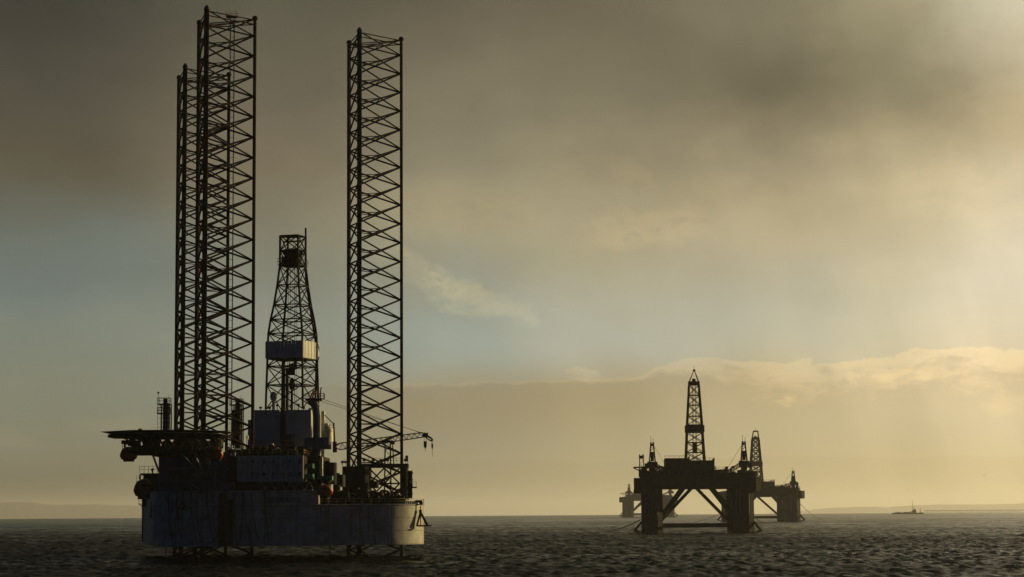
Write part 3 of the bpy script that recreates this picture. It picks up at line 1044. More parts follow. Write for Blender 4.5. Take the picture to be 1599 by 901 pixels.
# --- tall exhaust tower left, and the dark tower behind the front leg
def scaffold(x0, x1, y_top, y_bot, D, panel_mat, plats):
    t = empty('exhaust_tower', at((x0 + x1) / 2, y_bot, D), rig)
    d = at(x1, 650, D).x - at(x0, 650, D).x
    xa = at(x0, 650, D).x
    zt, zb = at(x0, y_top, D).z, at(x0, y_bot, D).z
    core = MB()
    for k in (0.32, 0.68):
        core.tube((xa + d * (0.35 + 0.55 * k), D + d * 0.5, zb), (xa + d * (0.35 + 0.55 * k), D + d * 0.5, zt + 0.3), d * 0.15, 8)
    core.build('exhaust_stack', panel_mat, t)
    fr = MB()
    for fx in (0.36, 1.0):
        for fy in (0, 1):
            fr.tube((xa + d * fx, D + d * fy, zb), (xa + d * fx, D + d * fy, zt), 0.14, 5)
    n = 6
    for k in range(n + 1):
        z = zb + (zt - zb) * k / n
        fr.tube((xa + d * 0.36, D, z), (xa + d, D, z), 0.07, 4)
        fr.tube((xa + d * 0.36, D + d, z), (xa + d, D + d, z), 0.07, 4)
    fr.build('frame', M['dark'], t)
    ld = MB()
    for fx in (0.02, 0.26):
        ld.tube((xa + d * fx, D + 0.2, zb), (xa + d * fx, D + 0.2, zt), 0.045, 4)
    z = zb
    while z < zt:
        ld.tube((xa + d * 0.02, D + 0.2, z), (xa + d * 0.26, D + 0.2, z), 0.035, 4)
        z += 0.9
    ld.build('ladder', M['dark'], t)
    for f in plats:
        z = zb + (zt - zb) * f
        p = MB().box((xa + d * 0.5, D + d * 0.5, z), (d * 1.05, d * 1.2, 0.18))
        p.rail([(xa, D - 0.1, z), (xa + d, D - 0.1, z), (xa + d, D + d, z), (xa, D + d, z), (xa, D - 0.1, z)], 1.3, 0.055, 0.9)
        p.build('platform', M['dark'], t)
    an = MB().tube((xa + d * 0.05, D + 0.3, zt), (xa + d * 0.05, D + 0.3, zt + 2.2), 0.05, 4)
    an.lathe((xa + d * 0.05, D + 0.3, zt + 2.2), [(0.05, -0.1), (0.22, 0.1), (0.22, 0.25), (0.05, 0.4)], 6)
    an.tube((xa + d * 0.9, D + 0.3, zt), (xa + d * 0.9, D + 0.3, zt + 2.0), 0.03, 4)
    an.box((xa + d * 0.6, D + d * 0.5, zt + 0.7), (d * 0.3, d * 0.3, 1.0), 0, 0.15)
    an.build('antenna', M['dark'], t)
    return t


scaffold(245.5, 264.5, 631, 674, 452, M['bluegrey'], (1.0, 0.66))
scaffold(358.5, 377.5, 632, 700, 462, M['rust'], (1.0,))
MB().pxbox(361, 640, 376, 695, 463, 2.0, 0.3).build('cable_riser', M['dark'], rig)

# --- derrick
DC = Vector((at(456.5, 600, 466).x, 466.0, 0))
zy = lambda y: at(456, y, 466).z
kx = 466 / F
half = lambda span: span * kx / 2 / (math.cos(R_(23.5)) + math.sin(R_(23.5)))
lv = [(zy(640), half(82)), (zy(602), half(80)), (zy(573), half(78)), (zy(546), half(77)), (zy(522), half(75)), (zy(500), half(68)), (zy(477), half(58)), (zy(446), half(48)), (zy(416), half(40.5)), (zy(392), half(40)), (zy(369), half(40))]
DZ = -R_(17.7)
der = derrick(rig, (DC.x, DC.y, zy(640)), DZ, lv, 0.24, 0.13, M['dark'])
Md = Matrix.Rotation(DZ, 3, 'Z')
hw = half(82.5)
zc = (zy(534.5) + zy(561)) / 2
hh = zy(534.5) - zy(561)
ww = empty('windwall', (DC.x, DC.y, zc), der)
for (ang, nn) in ((0, 10), (1, 10), (2, 10), (3, 10)):
    Mr = Matrix.Rotation(DZ + ang * math.pi / 2, 3, 'Z')
    mb = MB()
    for k in range(nn):
        u0 = -hw + 2 * hw * k / nn + 0.03
        u1 = -hw + 2 * hw * (k + 1) / nn - 0.03
        um = (u0 + u1) / 2
        c_ = Vector((DC.x, DC.y, zc)) + Mr @ Vector((um, -hw - 0.06 * (k % 2), 0))
        mb.box(c_, (u1 - u0, 0.14, hh), DZ + ang * math.pi / 2)
    mb.build('wall_panel', M['panel'], ww)
MB().box((DC.x, DC.y, zy(561) - 0.1), (2 * hw - 0.3, 2 * hw - 0.3, 0.2), DZ).build('walkway', M['dark'], der)
# crown block, water table, travelling block, drill lines
zcb = zy(412)
hc = half(40.5)
cb = MB().box((DC.x, DC.y, zy(415)), (2 * hc + 0.6, 2 * hc + 0.6, 0.25), DZ)
cb.box((DC.x - 0.3, DC.y, zy(408)), (3.6, 3.0, 1.9), DZ, 0.2)
cb.box((DC.x + 0.2, DC.y, zy(396)), (3.0, 2.4, 1.8), DZ, 0.3)
for dx in (-1.3, -0.4, 0.5, 1.3):
    cb.tube((DC.x + dx, DC.y - 0.9, zy(395)), (DC.x + dx, DC.y + 0.9, zy(395)), 1.0 - 0.12 * abs(dx), 10)
cb.build('crown_block', M['dark'], der)
tp = MB()
tp.box((DC.x - 0.2, DC.y, zy(369)), (2 * hc + 0.2, 1.2, 0.3), DZ)
tp.box((DC.x - 0.2, DC.y, zy(377)), (2 * hc - 0.2, 0.8, 0.25), DZ)
tp.build('crown_beam', M['dark'], der)
rl = [Vector((DC.x, DC.y, zy(415))) + Md @ Vector((sx_ * (hc + 0.35), sy_ * (hc + 0.35), 0.1)) for sx_, sy_ in ((-1, -1), (1, -1), (1, 1), (-1, 1), (-1, -1))]
MB().rail(rl, 1.3, 0.05, 1.0).build('guard_rail', M['dark'], der)
mb = MB()
for dx in (-1.1, -0.6, 0.55, 1.0):
    mb.tube((DC.x + dx, DC.y, zy(640)), (DC.x + dx * 0.8, DC.y, zy(413)), 0.05 if abs(dx) > 0.58 else 0.09, 4)
mb.build('drill_line', M['black'], der)
tb = MB().box((DC.x - 0.1, DC.y, zy(577)), (1.3, 1.0, 2.4), 0, 0.2)
tb.tube((DC.x - 0.1, DC.y, zy(590)), (DC.x - 0.1, DC.y, zy(640)), 0.28, 8)
tb.box((DC.x - 0.1, DC.y, zy(600)), (1.0, 0.9, 2.2), 0, 0.2)
tb.build('travelling_block', M['dark'], der)
wb = MB()
for px, ya, yb in ((443, 560, 640), (448.5, 575, 640), (461, 540, 575)):
    p = at(px, 600, 467.5)
    wb.tube((p.x, 467.5, zy(yb)), (p.x, 467.5, zy(ya)), 0.35, 6)
wb.path([at(452, 566, 467), at(453, 580, 467), at(447, 588, 467)], 0.12, 5)
wb.build('standpipe', M['rust'], der)
mp = MB().path([at(492, 640, 470), at(494.5, 545, 470), at(477.5, 440, 469), at(477.3, 356, 469)], 0.2, 6)
mp.build('vent_mast', M['dark'], der)
fp = MB()
for f, y in ((1.04, 602), (1.02, 573)):
    fp.box((DC.x, DC.y, zy(y)), (2 * half(80) * f, 0.6, 0.12), DZ)
    fp.box((DC.x, DC.y, zy(y) - 0.02), (0.6, 2 * half(80) * f, 0.12), DZ)
fp.build('catwalk', M['dark'], der)
hp = MB().lathe(at(427, 619, 462), [(0.2, -1.0), (0.6, -0.7), (0.75, 0), (0.6, 0.7), (0.2, 1.0)], 10)
hp.tube(at(427, 640, 462), at(427, 625, 462), 0.3, 6)
hp.build('air_tank', M['grey'], der)

# drill floor wind walls (pale slabs) and the dark drill column between them
for x0, y0, x1, y1, D, dp in ((396.5, 640, 437, 697, 455, 5.0), (446, 640, 486, 700, 454.5, 5.0)):
    a, b = at(x0, 660, D), at(x1, 660, D)
    zt, zb = at(440, y0, D).z, at(440, y1, D).z
    w = MB().box(((a.x + b.x) / 2, D + dp / 2, (zt + zb) / 2), (b.x - a.x - 0.1, dp, zt - zb - 0.1)).build('drill_floor_house', M['panel'], rig)
    nn = 6
    for k in range(nn):
        xa, xb = a.x + (b.x - a.x) * k / nn + 0.02, a.x + (b.x - a.x) * (k + 1) / nn - 0.02
        MB().box(((xa + xb) / 2, D - 0.04 - 0.02 * (k % 2), (zt + zb) / 2), (xb - xa, 0.07, zt - zb), 0).build('wall_panel', M['panel'], w)
blk('drill_floor_house', M['panel'], 387, 655.5, 396.2, 698, 456, 4.0)
MB().pxbox(437.5, 638, 445.5, 712, 456.5, 3.0, 0.2).build('drill_column', M['rust'], rig)
MB().pxbox(446, 678, 457, 712, 452.5, 1.8, 0.1).build('doghouse', M['rust'], rig)
blk('drill_floor', M['dark'], 384, 697, 492, 716, 452, 22)
for x, y in ((407, 636.5), (421, 637), (433, 633), (455, 636), (466, 632), (474, 637)):
    MB().tube(at(x, 640.5, 456), at(x, y, 456), 0.09, 5).box(at(x, y, 456), (0.6, 0.4, 0.4), 0, 0.08).build('flood_light', M['dark'], rig)

# right of the drill floor: cream stacks, dome tank
for x0, x1, y0, y1, D in ((481.5, 488.5, 637, 664, 462), (501.5, 507.5, 642, 668, 462), (499.5, 504.5, 714, 748, 436)):
    a, b = at(x0, 650, D), at(x1, 650, D)
    zt, zb = at(x0, y0, D).z, at(x0, y1, D).z
    r = (b.x - a.x) / 2
    o = MB().lathe(((a.x + b.x) / 2, D, zb), [(r, 0), (r, (zt - zb) * 0.45), (r * 1.06, (zt - zb) * 0.46), (r * 1.06, (zt - zb) * 0.49), (r, (zt - zb) * 0.5), (r, (zt - zb) - 0.2), (r * 0.9, zt - zb)], 14).build('stack_pipe', M['cream'], rig)
    smooth(o)
p = at(509.5, 690, 458)
r = at(520, 690, 458).x - p.x
zt = at(509.5, 661, 458).z - p.z
tk = MB().lathe(p, [(r, 0), (r, zt * 0.55), (r * 1.08, zt * 0.57), (r * 1.08, zt * 0.62), (r * 0.85, zt * 0.75), (r * 0.55, zt * 0.88), (r * 0.35, zt * 0.93), (r * 0.35, zt)], 16).build('dome_tank', M['cream'], rig)
smooth(tk)
MB().rail([at(501, 672, 455.5), at(521, 672, 455.5)], 1.1, 0.05, 0.8).tube(at(507, 648, 458), at(521, 662, 458), 0.10, 5).tube(at(521, 660, 457), at(523, 700, 457), 0.18, 5).build('guard_rail', M['dark'], rig)

# --- main crane
cr = empty('crane', at(495, 700, 448), rig)
pd = MB().path([at(495, 722, 448), at(495, 650, 448), at(493.5, 636, 448), at(489, 628, 448), at(485, 624, 448)], 0.85, 10)
pd.box(at(490.5, 624, 448), (3.4, 2.0, 0.5), 0, 0.1)
pd.build('pedestal', M['bluegrey'], cr)
pl = MB().box(at(491, 623, 448), (4.0, 2.6, 0.12))
q = at(491, 623, 448)
pl.rail([q + Vector((-2, -1.3, 0)), q + Vector((2, -1.3, 0)), q + Vector((2, 1.3, 0)), q + Vector((-2, 1.3, 0))], 1.1, 0.05, 0.8)
for a, b in (((484, 622), (491, 606)), ((487, 622), (494, 608)), ((500, 622), (501, 606)), ((501, 606), (503, 605)), ((496, 622), (495, 603)), ((495, 603), (491, 607))):
    pl.tube(at(*a, 448), at(*b, 448), 0.13, 5)
pl.build('gantry', M['red'], cr)
MB().pxbox(475, 683, 516, 701, 446.5, 3.4, 0.35).build('machinery_house', M['bluegrey'], cr)
MB().pxbox(504, 685, 515.5, 697, 445.8, 1.6, 0.25).build('cab', M['grey'], cr)
foot, mid_, tip = at(521, 698, 448), at(530, 697.2, 448), at(660, 679, 452)
bm = MB()
lattice_beam(bm, mid_, tip, 1.35, 0.95, 30, 0.11, 0.055)
for k in (-1, 1):
    for j in (-0.6, 0.6):
        bm.tube(foot + Vector((0, 0.5 * k, 0)), mid_ + Vector((0, 0.65 * k, j)), 0.12, 5)
bm.box(at(523, 698, 448), (0.8, 1.4, 2.2), 0, 0.15)
bm.build('boom', M['red'], cr)
th = MB().box(at(664, 679.5, 452), (1.1, 1.1, 0.9), 0.2, 0.15)
th.path([at(662, 676, 452), at(668, 681, 452), at(674, 685, 452), at(675.5, 688, 452)], 0.2, 6)
th.path([at(664, 682, 452), at(670, 687, 452), at(675, 689, 452)], 0.13, 5)
th.tube(at(667, 678, 452), at(669, 674.5, 452), 0.06, 4)
th.build('boom_head', M['dark'], cr)
for x, ya, yb, yc, w in ((664, 681, 689, 701, 0.62), (675, 688, 693, 702, 0.36)):
    hk = MB()
    for dx in (-w * 0.35, w * 0.35):
        hk.tube(at(x, ya, 452) + Vector((dx, 0, 0)), at(x, yb, 452) + Vector((dx, 0, 0)), 0.05, 4)
    hk.box((at(x, yb, 452) + at(x, yc - 3, 452)) / 2, (w, 0.5, at(x, yb, 452).z - at(x, yc - 3, 452).z), 0, 0.12)
    hk.tube(at(x, yc - 3, 452), at(x, yc, 452), w * 0.35, 6, 0.06)
    hk.tube(at(x, yc, 452), at(x, yc + (4 if w > 0.5 else 11), 452), 0.05, 4)
    hk.build('hook_block', M['dark'], cr)
ro = MB()
for dz in (0, 0.55):
    ro.tube(at(500, 622, 448) - Vector((0, 0, dz)), at(660, 677, 452) + Vector((0, 0.6 * dz, dz * 0.2)), 0.05, 4)
ro.build('boom_rope', M['black'], cr)
# boom rest tower
rb = MB()
lattice_beam(rb, at(605.5, 787, 455), at(605.5, 690, 455), 1.4, 1.1, 14, 0.12, 0.06, Vector((0, 1, 0)))
rb.box(at(606, 689, 455), (2.2, 1.6, 0.3)).box(at(613, 692, 455), (0.9, 0.8, 0.5))
rb.tube(at(613, 692, 455), at(615, 726, 455), 0.12, 5)
rb.build('boom_rest', M['dark'], rig)

# --- jacking frame of the right leg
jh = empty('jack_house', (LEG_C.x, LEG_C.y, Z_DECK), rig)
MB().pxbox(534, 728, 574, 790, 466, 14, 0.6).build('gear_case', M['dark'], jh)
MB().pxbox(624.5, 727, 636, 783, 474, 6, 0.3).build('gear_case', M['dark'], jh)
MB().pxbox(560, 724, 637, 730, 471, 5, 0.1).pxbox(560, 724, 637, 730, 486, 3, 0.1).build('top_beam', M['dark'], jh)
for D in (472, 487):
    mb = MB()
    for a, b in (((576, 731), (600, 755)), ((600, 731), (576, 755)), ((600, 731), (624, 755)), ((624, 731), (600, 755)), ((576, 755), (600, 780)), ((600, 755), (576, 780)), ((600, 755), (624, 780)), ((624, 755), (600, 780)), ((576, 755), (624, 755))):
        mb.tube(at(*a, D), at(*b, D), 0.17, 5)
    mb.build('frame_brace', M['dark'], jh)
MB().rail([at(534, 727, 466), at(575, 724, 470), at(637, 724, 471)], 1.2, 0.05, 1.2).build('guard_rail', M['dark'], jh)
for px in (535, 540, 569, 583, 595, 605, 633):
    y = 724 if px > 560 else 727
    MB().tube(at(px, y, 472), at(px, y - 4.5, 472), 0.07, 4).box(at(px, y - 5.5, 472), (0.7, 0.5, 0.45), 0.3, 0.1).build('flood_light', M['dark'], jh)
mb = MB().tube(at(633, 726, 474), at(633, 712, 474), 0.08, 4).box(at(635.5, 716, 474), (0.5, 0.5, 1.3), 0, 0.1)
mb.tube(at(636, 726, 474), at(636, 717, 474), 0.05, 4).build('beacon', M['dark'], jh)
st = MB()
for k, y in enumerate((737, 748, 759, 770)):
    st.pxbox(636, y, 644, y + 2, 475, 3)
    if k < 3:
        st.tube(at(637 if k % 2 else 643.5, y + 1, 476), at(643.5 if k % 2 else 637, y + 11, 476), 0.3, 5)
st.tube(at(643.5, 734, 475), at(643.5, 780, 475), 0.09, 4).tube(at(643.5, 734, 478), at(643.5, 780, 478), 0.09, 4)
st.pxbox(636, 760, 650, 762, 474, 3).rail([at(644, 760, 474), at(650, 760, 474)], 1.1, 0.05, 0.5)
st.pxbox(637, 735, 643, 778, 476.5, 0.3)
st.build('stair_tower', M['dark'], jh)

# deck machinery right of the crane; the deep skid beside the raised hull is added to shade its end face
for x0, y0, x1, y1, D, dp, mt in ((504, 722, 523, 756, 446, 5, 'dark'), (522, 741, 536, 760, 452, 6, 'dark'), (510, 768, 545, 790, 444, 6, 'dark'), (499, 768, 512, 789, 437, 14, 'dark'), (545, 764, 575, 790, 447, 5, 'dark'), (577, 768, 598, 790, 452, 5, 'rust'), (600, 772, 625, 790, 455, 5, 'dark'), (520, 757, 530, 770, 449, 3, 'dark'), (578, 752, 590, 762, 464, 4, 'dark')):
    mb = MB().pxbox(x0, y0, x1, y1, D, dp, 0.25)
    mb.pxbox(x0 + 1, y0 - 2.5, (x0 + x1) / 2, y0 + 0.5, D + 0.5, dp * 0.6, 0.1)
    mb.build('equipment_skid', M[mt], rig)
for x0, y0, x1, y1 in ((478, 724, 489, 731), (478, 740, 489, 748), (497, 743, 519, 750), (480, 763, 488, 769)):
    mb = MB().pxbox(x0, y0, x1, y1, 434, 2.4, 0.1)
    for k in range(4):
        xx = x0 + (x1 - x0) * (k + 0.5) / 4
        mb.pxbox(xx - 0.5, y0 + 0.6, xx + 0.5, y1 - 0.6, 433.9, 0.2)
    mb.build('green_locker', M['green'], rig)
xL, xRr, yD = at(505, 780, 446).x, at(620, 780, 450).x, 449
clutter(rig, xL, xRr, 448, 462, Z_DECK, 34, 2.6, M['dark'], 3)
clutter(rig, at(360, 700, 440).x, at(480, 700, 440).x, 434, 444, at(420, 711, 434).z, 22, 1.7, M['dark'], 9)
clutter(rig, at(250, 700, 446).x, at(300, 700, 446).x, 447, 460, at(270, 712, 447).z, 10, 1.8, M['dark'], 5)
MB().rail([at(385, 697, 452), at(492, 697, 452)], 1.2, 0.06, 1.3).rail([at(360, 704, 438), at(440, 704, 438), at(486, 706, 438)], 1.2, 0.06, 1.3).build('guard_rail', M['yellow'], rig)
for x, y, h_, w_ in ((432, 704, 10, 5), (424, 695, 5, 6), (386, 683, 6, 3)):
    MB().pxbox(x - w_ / 2, y - h_ / 2, x + w_ / 2, y + h_ / 2, 437, 0.8, 0.15).build('cable_drum', M['cream'], rig)
# walkway and railing on the left side of the raised hull
MB().box(at(225, 787, 490), (2.4, 2, 0.15)).rail([at(217, 787, 490), at(226, 787, 490)], 1.3, 0.06, 0.7).tube(at(218, 788, 490), at(224, 792, 490), 0.1, 5).build('side_platform', M['dark'], rig)
for px in (224.5, 229):
    MB().tube(at(px, 772, 488), at(px, 845, 488), 0.45, 8).build('caisson', M['dark'], rig)
MB().pxbox(223, 741, 248, 770, 470, 12, 0.4).build('equipment_skid', M['dark'], rig)
MB().pxbox(219, 739, 246, 742, 468, 8).rail([at(218, 739, 468), at(246, 739, 468)], 1.5, 0.05, 0.9).tube(at(238, 741, 468), at(238, 734, 468), 0.15, 5).tube(at(236, 734, 468), at(240, 732, 468), 0.25, 5).tube(at(213.5, 758, 468), at(213.5, 741, 468), 0.05, 4).build('davit', M['dark'], rig)
MB().pxbox(217, 741, 219.5, 749, 467, 0.4).pxbox(233, 741, 235.5, 749, 467, 0.4).build('davit', M['dark'], rig)
# other davits
for x, y, D in ((201, 696, 418), (336, 697, 418), (507, 757, 433)):
    mb = MB()
    for dx in (-6, 6):
        mb.path([at(x + dx, y - 1, D + 3), at(x + dx, y - 6, D + 2), at(x + dx, y - 6.5, D), at(x + dx, y + 3, D)], 0.16, 5)
    mb.box(at(x, y - 5.5, D + 1.5), (2.6, 2.0, 0.7), 0, 0.2)
    mb.build('davit', M['dark'], rig)
MB().tube(at(193.5, 702, 417), at(193.5, 686, 417), 0.05, 4).tube(at(197, 702, 417), at(197, 686, 417), 0.05, 4).build('ladder', M['dark'], rig)
# hanging pipe into the sea below the hull, and discharge lines
for px, D in ((514, 436), (257, 450)):
    p = at(px, 850, D)
    MB().tube((p.x, D + 2, -4), (p.x, D + 2, Z_BOT + 1), 0.09, 5).build('discharge_hose', M['black'], rig)

# fairlead group on the right corner, green netting
nt = MB()
for k in range(9):
    nt.pxbox(624 + k * 3.2, 782.6, 626.8 + k * 3.2, 787, 440.5 + k * 0.45, 0.15)
nt.build('green_netting', M['green'], rig)
fl = MB()
for x0, y0, x1, y1 in ((648, 781, 654, 785), (653, 781, 659, 784.5), (656, 783.5, 660, 787.5)):
    fl.pxbox(x0, y0, x1, y1, 444.2, 0.8, 0.12)
fl.tube(at(655, 786, 444.6), at(660, 786, 444.6), 0.35, 8).build('fairlead', M['rust'], rig)
# white gear on the corner deck
MB().pxbox(629, 778, 637, 783, 449, 1.5, 0.4).build('deck_locker', M['cream'], rig)
MB().pxbox(625, 776, 631, 782, 452, 2, 0.3).build('deck_locker', M['bluegrey'], rig)

# --- things that hang on the rig
ar = empty('anchor', at(657, 800, 442.3))
tag(ar, 'triangular dark steel anchor hanging at the sunlit right corner of the near rig', 'anchor')
A_, B_, C_ = at(656.5, 800, 444.2), at(651, 821, 442.9), at(668, 821, 444.6)
for p, q, r, nm in ((A_, B_, 0.2, 'fluke'), (A_, C_, 0.24, 'fluke'), (B_, C_, 0.17, 'crown_bar'), (A_, (B_ + C_) / 2 + Vector((-0.3, 0, 0)), 0.11, 'shank')):
    MB().tube(p, q, r, 6).build(nm, M['dark'], ar)
mb = MB().tube(at(656.5, 790, 444.4), A_, 0.12, 5).box(at(656.5, 798.5, 444.3), (0.6, 0.4, 0.6), 0, 0.1)
mb.build('hanging_chain', M['dark'], ar)
MB().box(C_ + Vector((0.3, 0, 0)), (1.1, 0.5, 0.3), 0, 0.1).build('fluke_tip', M['grey'], ar)


def lifeboat(px, py, D, rz, wpx, hpx, label):
    c = at(px, py, D)
    L, H = wpx * D / F, hpx * D / F
    B = L * 0.55
    t = empty('lifeboat', c - Vector((0, 0, H / 2)))
    tag(t, label, 'lifeboat', 'orange lifeboats slung around the near rig')
    Mz = Matrix.Rotation(rz, 3, 'Z')

    def shell(sec, fac):
        mb = MB()
        vs, fs = [], []
        n = len(sec)
        st_ = fac
        for (x, w, lo, hi) in st_:
            for (sy_, sz_) in sec:
                vs.append(c + Mz @ Vector((x * L, sy_ * w * B, lo * H + (hi - lo) * sz_ * H - 0.5 * H)))
        for i in range(len(st_) - 1):
            for j in range(n - 1):
                a = i * n + j
                fs.append((a, a + n, a + n + 1, a + 1))
        fs.append(tuple(range(n)))
        fs.append(tuple(range((len(st_) - 1) * n, len(st_) * n))[::-1])
        return mb.add(vs, fs)

    hsec = [(-0.5, 1.0), (-0.48, 0.55), (-0.33, 0.2), (0, 0), (0.33, 0.2), (0.48, 0.55), (0.5, 1.0)]
    o = shell(hsec, [(-0.5, 0.25, 0.30, 0.50), (-0.42, 0.7, 0.12, 0.47), (-0.2, 0.98, 0.02, 0.45), (0.1, 1.0, 0.0, 0.45), (0.33, 0.85, 0.05, 0.47), (0.46, 0.45, 0.2, 0.50), (0.5, 0.12, 0.34, 0.53)]).build('hull', M['orange'], t)
    smooth(o, 0.9)
    csec = [(-0.5, 0.0), (-0.47, 0.5), (-0.32, 0.88), (0, 1.0), (0.32, 0.88), (0.47, 0.5), (0.5, 0.0)]
    o = shell(csec, [(-0.46, 0.5, 0.5, 0.62), (-0.36, 0.85, 0.47, 0.86), (-0.12, 0.97, 0.455, 0.98), (0.12, 0.97, 0.455, 1.0), (0.32, 0.82, 0.47, 0.84), (0.45, 0.4, 0.5, 0.6)]).build('canopy', M['orange'], t)
    smooth(o, 0.9)
    k = MB().box(c + Mz @ Vector((0.0, 0, -0.5 * H)), (L * 0.62, 0.25, 0.25 * H * 0.5), rz)
    k.build('keel', M['dark'], t)
    for xx in (-0.15, 0.0, 0.15):
        MB().box(c + Mz @ Vector((xx * L, -0.475 * B, 0.13 * H)), (0.3, 0.12, 0.3), rz).build('window', M['glass'], t)


lifeboat(201, 708.5, 418, R_(15), 27, 22, 'orange lifeboat slung under the far left tip of the helideck')
lifeboat(336, 708, 418, R_(-20), 27, 22, 'orange lifeboat with sunlit bow hanging under the right end of the helideck')
lifeboat(225.5, 762.5, 465, R_(20), 33, 30, 'dark red orange lifeboat hanging at the left edge above the hull')
lifeboat(507, 766, 431, R_(-15), 27, 18, 'orange lifeboat with sunlit end by the low deck, under the crane')

# ------------------------------------------------------------------ semi-submersibles
def semi(px, D, rz, k, label, seed, cols_w=9.4, detail=True, der_dx=0.0, der_k=1.0, kz=None, thick=1.0):
    """k scales the whole; local x along the visible front"""
    rnd = random.Random(seed)
    c0 = at(px, 800, D)
    wz = sag(c0.x, D)
    root = empty('semisubmersible_rig', (c0.x, D, wz))
    tag(root, label, 'drilling rig')
    Mz = Matrix.Rotation(rz, 3, 'Z')
    kz = kz or k
    P = lambda x, y, z: Vector((c0.x, D, wz)) + Mz @ Vector((x * k, y * k, z * kz))
    ms, mc = M['semi'], M['semi_col']
    W_, DP = 19.9, 30.0                       # column centres
    for sx_ in (-1, 1):
        for sy_ in (-1, 1):
            mb = MB()
            cw = cols_w * k
            b = P(sx_ * W_, sy_ * DP, 0)
            mb.box(b + Vector((0, 0, 9.0 * kz)), (cw, cw, 26 * kz), rz, cw * 0.24)
            o = mb.build('column', mc, root)
            bl = MB()                                        # bolster that holds the anchor
            e = P(sx_ * (W_ + 4.6), sy_ * DP - 2, 0)
            for t in (-2.2, 0, 2.2):
                q = P(sx_ * (W_ + 4.6), sy_ * DP + t, 0)
                ww_ = P(sx_ * (W_ + 7.8), sy_ * DP + t, 0)
                bl.tube(q + Vector((0, 0, 5.4 * kz)), ww_ + Vector((0, 0, 1.4 * kz)), 0.42 * k, 6)
                bl.tube(q + Vector((0, 0, 0.4 * k)), ww_ + Vector((0, 0, 1.4 * kz)), 0.32 * k, 6)
            bl.build('anchor_bolster', M['dark'], root)
            if detail:
                pp = MB()
                for t in (-3.0, -1.6, 2.4):
                    q = P(sx_ * W_ + t, sy_ * DP - cols_w / 2 - 0.35, 0)
                    pp.tube(q + Vector((0, 0, 8.5 * k)), q + Vector((0, 0, 19.5 * k)), 0.22 * k, 6)
                pp.build('fairlead_pipe', M['grey'], o)
        # pontoon awash
        pm = MB().box(P(sx_ * W_, 0, -6), (13 * k, (2 * DP + 18) * k, 5 * k), rz, 1.5 * k)
        pm.build('pontoon', mc, root)
    # deck box with chamfered ends
    mb = MB().box(P(0, 0, 22.7), (50 * k, 69 * k, 5.0 * kz), rz, 2.0 * k)
    mb.build('deck', ms, root)
    for sx_ in (-1, 1):
        MB().box(P(sx_ * 21.6, 0, 21.6), (12.2 * k, 70 * k, 6.2 * kz), rz, 2.2 * k).build('deck_wing', ms, root)
    # braces
    for sy_, r_, xt, zl in ((-1, 1.2, 5.6, 8.4), (1, 0.78, 0.9, 6.0)):
        for sx_ in (-1, 1):
            MB().tube(P(sx_ * xt, sy_ * DP, 21.0), P(sx_ * (W_ - 4.6), sy_ * DP, zl), r_ * k, 10).build('diagonal_brace', ms, root)
        MB().tube(P(-W_ + 4.8, sy_ * DP, 3.7), P(W_ - 4.8, sy_ * DP, 3.7), 0.8 * k, 10).build('cross_tube', ms, root)
    # deck houses
    for x0, x1, y0, y1, z1 in ((-14, -3, -28, 10, 33.4), (-3, 8, -26, 8, 32.4), (-22, -14, -24, 16, 28.0), (8, 14, -20, 18, 28.4), (14, 24, -10, 26, 27.2)):
        h_ = z1 - 25.2
        o = MB().box(P((x0 + x1) / 2, (y0 + y1) / 2, 25.2 + h_ / 2), ((x1 - x0) * k, (y1 - y0) * k, h_ * kz), rz, 0.3 * k).build('deck_house', ms, root)
        if detail and h_ > 40:
            for q in range(4):
                xx = x0 + (x1 - x0) * (q + 0.5) / 4
                MB().box(P(xx, y0 - 0.05, 25.2 + h_ * 0.6), (1.0 * k, 0.12 * k, 1.0 * k), rz).build('window', M['glass'], o)
        if detail:
            MB().rail([P(x0, y0, z1), P(x1, y0, z1), P(x1, y1, z1)], 1.1 * k, 0.07 * k, 2.0 * k).build('guard_rail', M['dark'], o)
    # helideck, left
    hd = MB()
    hp_ = [P(-20 + 8.5 * math.cos(R_(22.5 + 45 * q)), -22 + 8.5 * math.sin(R_(22.5 + 45 * q)), 0) for q in range(8)]
    hd.prism([(q.x, q.y) for q in hp_], wz + 29.3 * kz, wz + 29.8 * kz)
    for q in hp_[::2]:
        cc_ = P(-20, -20, 0)
        hd.tube(Vector((q.x, q.y, wz + 29.4 * kz)), Vector((cc_.x, cc_.y, wz + 25.4 * kz)), 0.25 * k, 5)
    hd.build('helideck', ms, root)
    if der_k > 0:
        # derrick
        dk = der_k
        dx = der_dx
        lv_ = [(32.0, 4.25), (36.5, 4.0), (41, 3.75), (45.6, 3.55), (49, 3.35), (53, 3.1), (58, 2.8), (62.5, 2.5), (67.2, 2.25)]
        lv_ = [(32 + (z - 32) * dk, h * (1 if dk == 1 else 0.85)) for z, h in lv_]
        dc_ = P(dx, 0, 0)
        dr_ = derrick(root, (dc_.x, dc_.y, wz + 32 * kz), rz + 0.06, [(wz + z * kz, h * k) for z, h in lv_], 0.36 * k * thick, 0.17 * k * thick, M['dark'])
        zb_ = 32 + (47.2 - 32) * dk
        hb = lv_[3][1] + 0.6
        MB().box(Vector((dc_.x, dc_.y, wz + zb_ * kz)), (2 * hb * k, 2 * hb * k, 3.2 * k), rz + 0.06).build('monkey_board', M['dark'], dr_)
        zt_ = lv_[-1][0]
        ht = lv_[-1][1]
        cb_ = MB().box(Vector((dc_.x, dc_.y, wz + (zt_ + 0.7) * kz)), ((2 * ht + 0.7) * k, (2 * ht + 0.7) * k, 1.7 * k), rz)
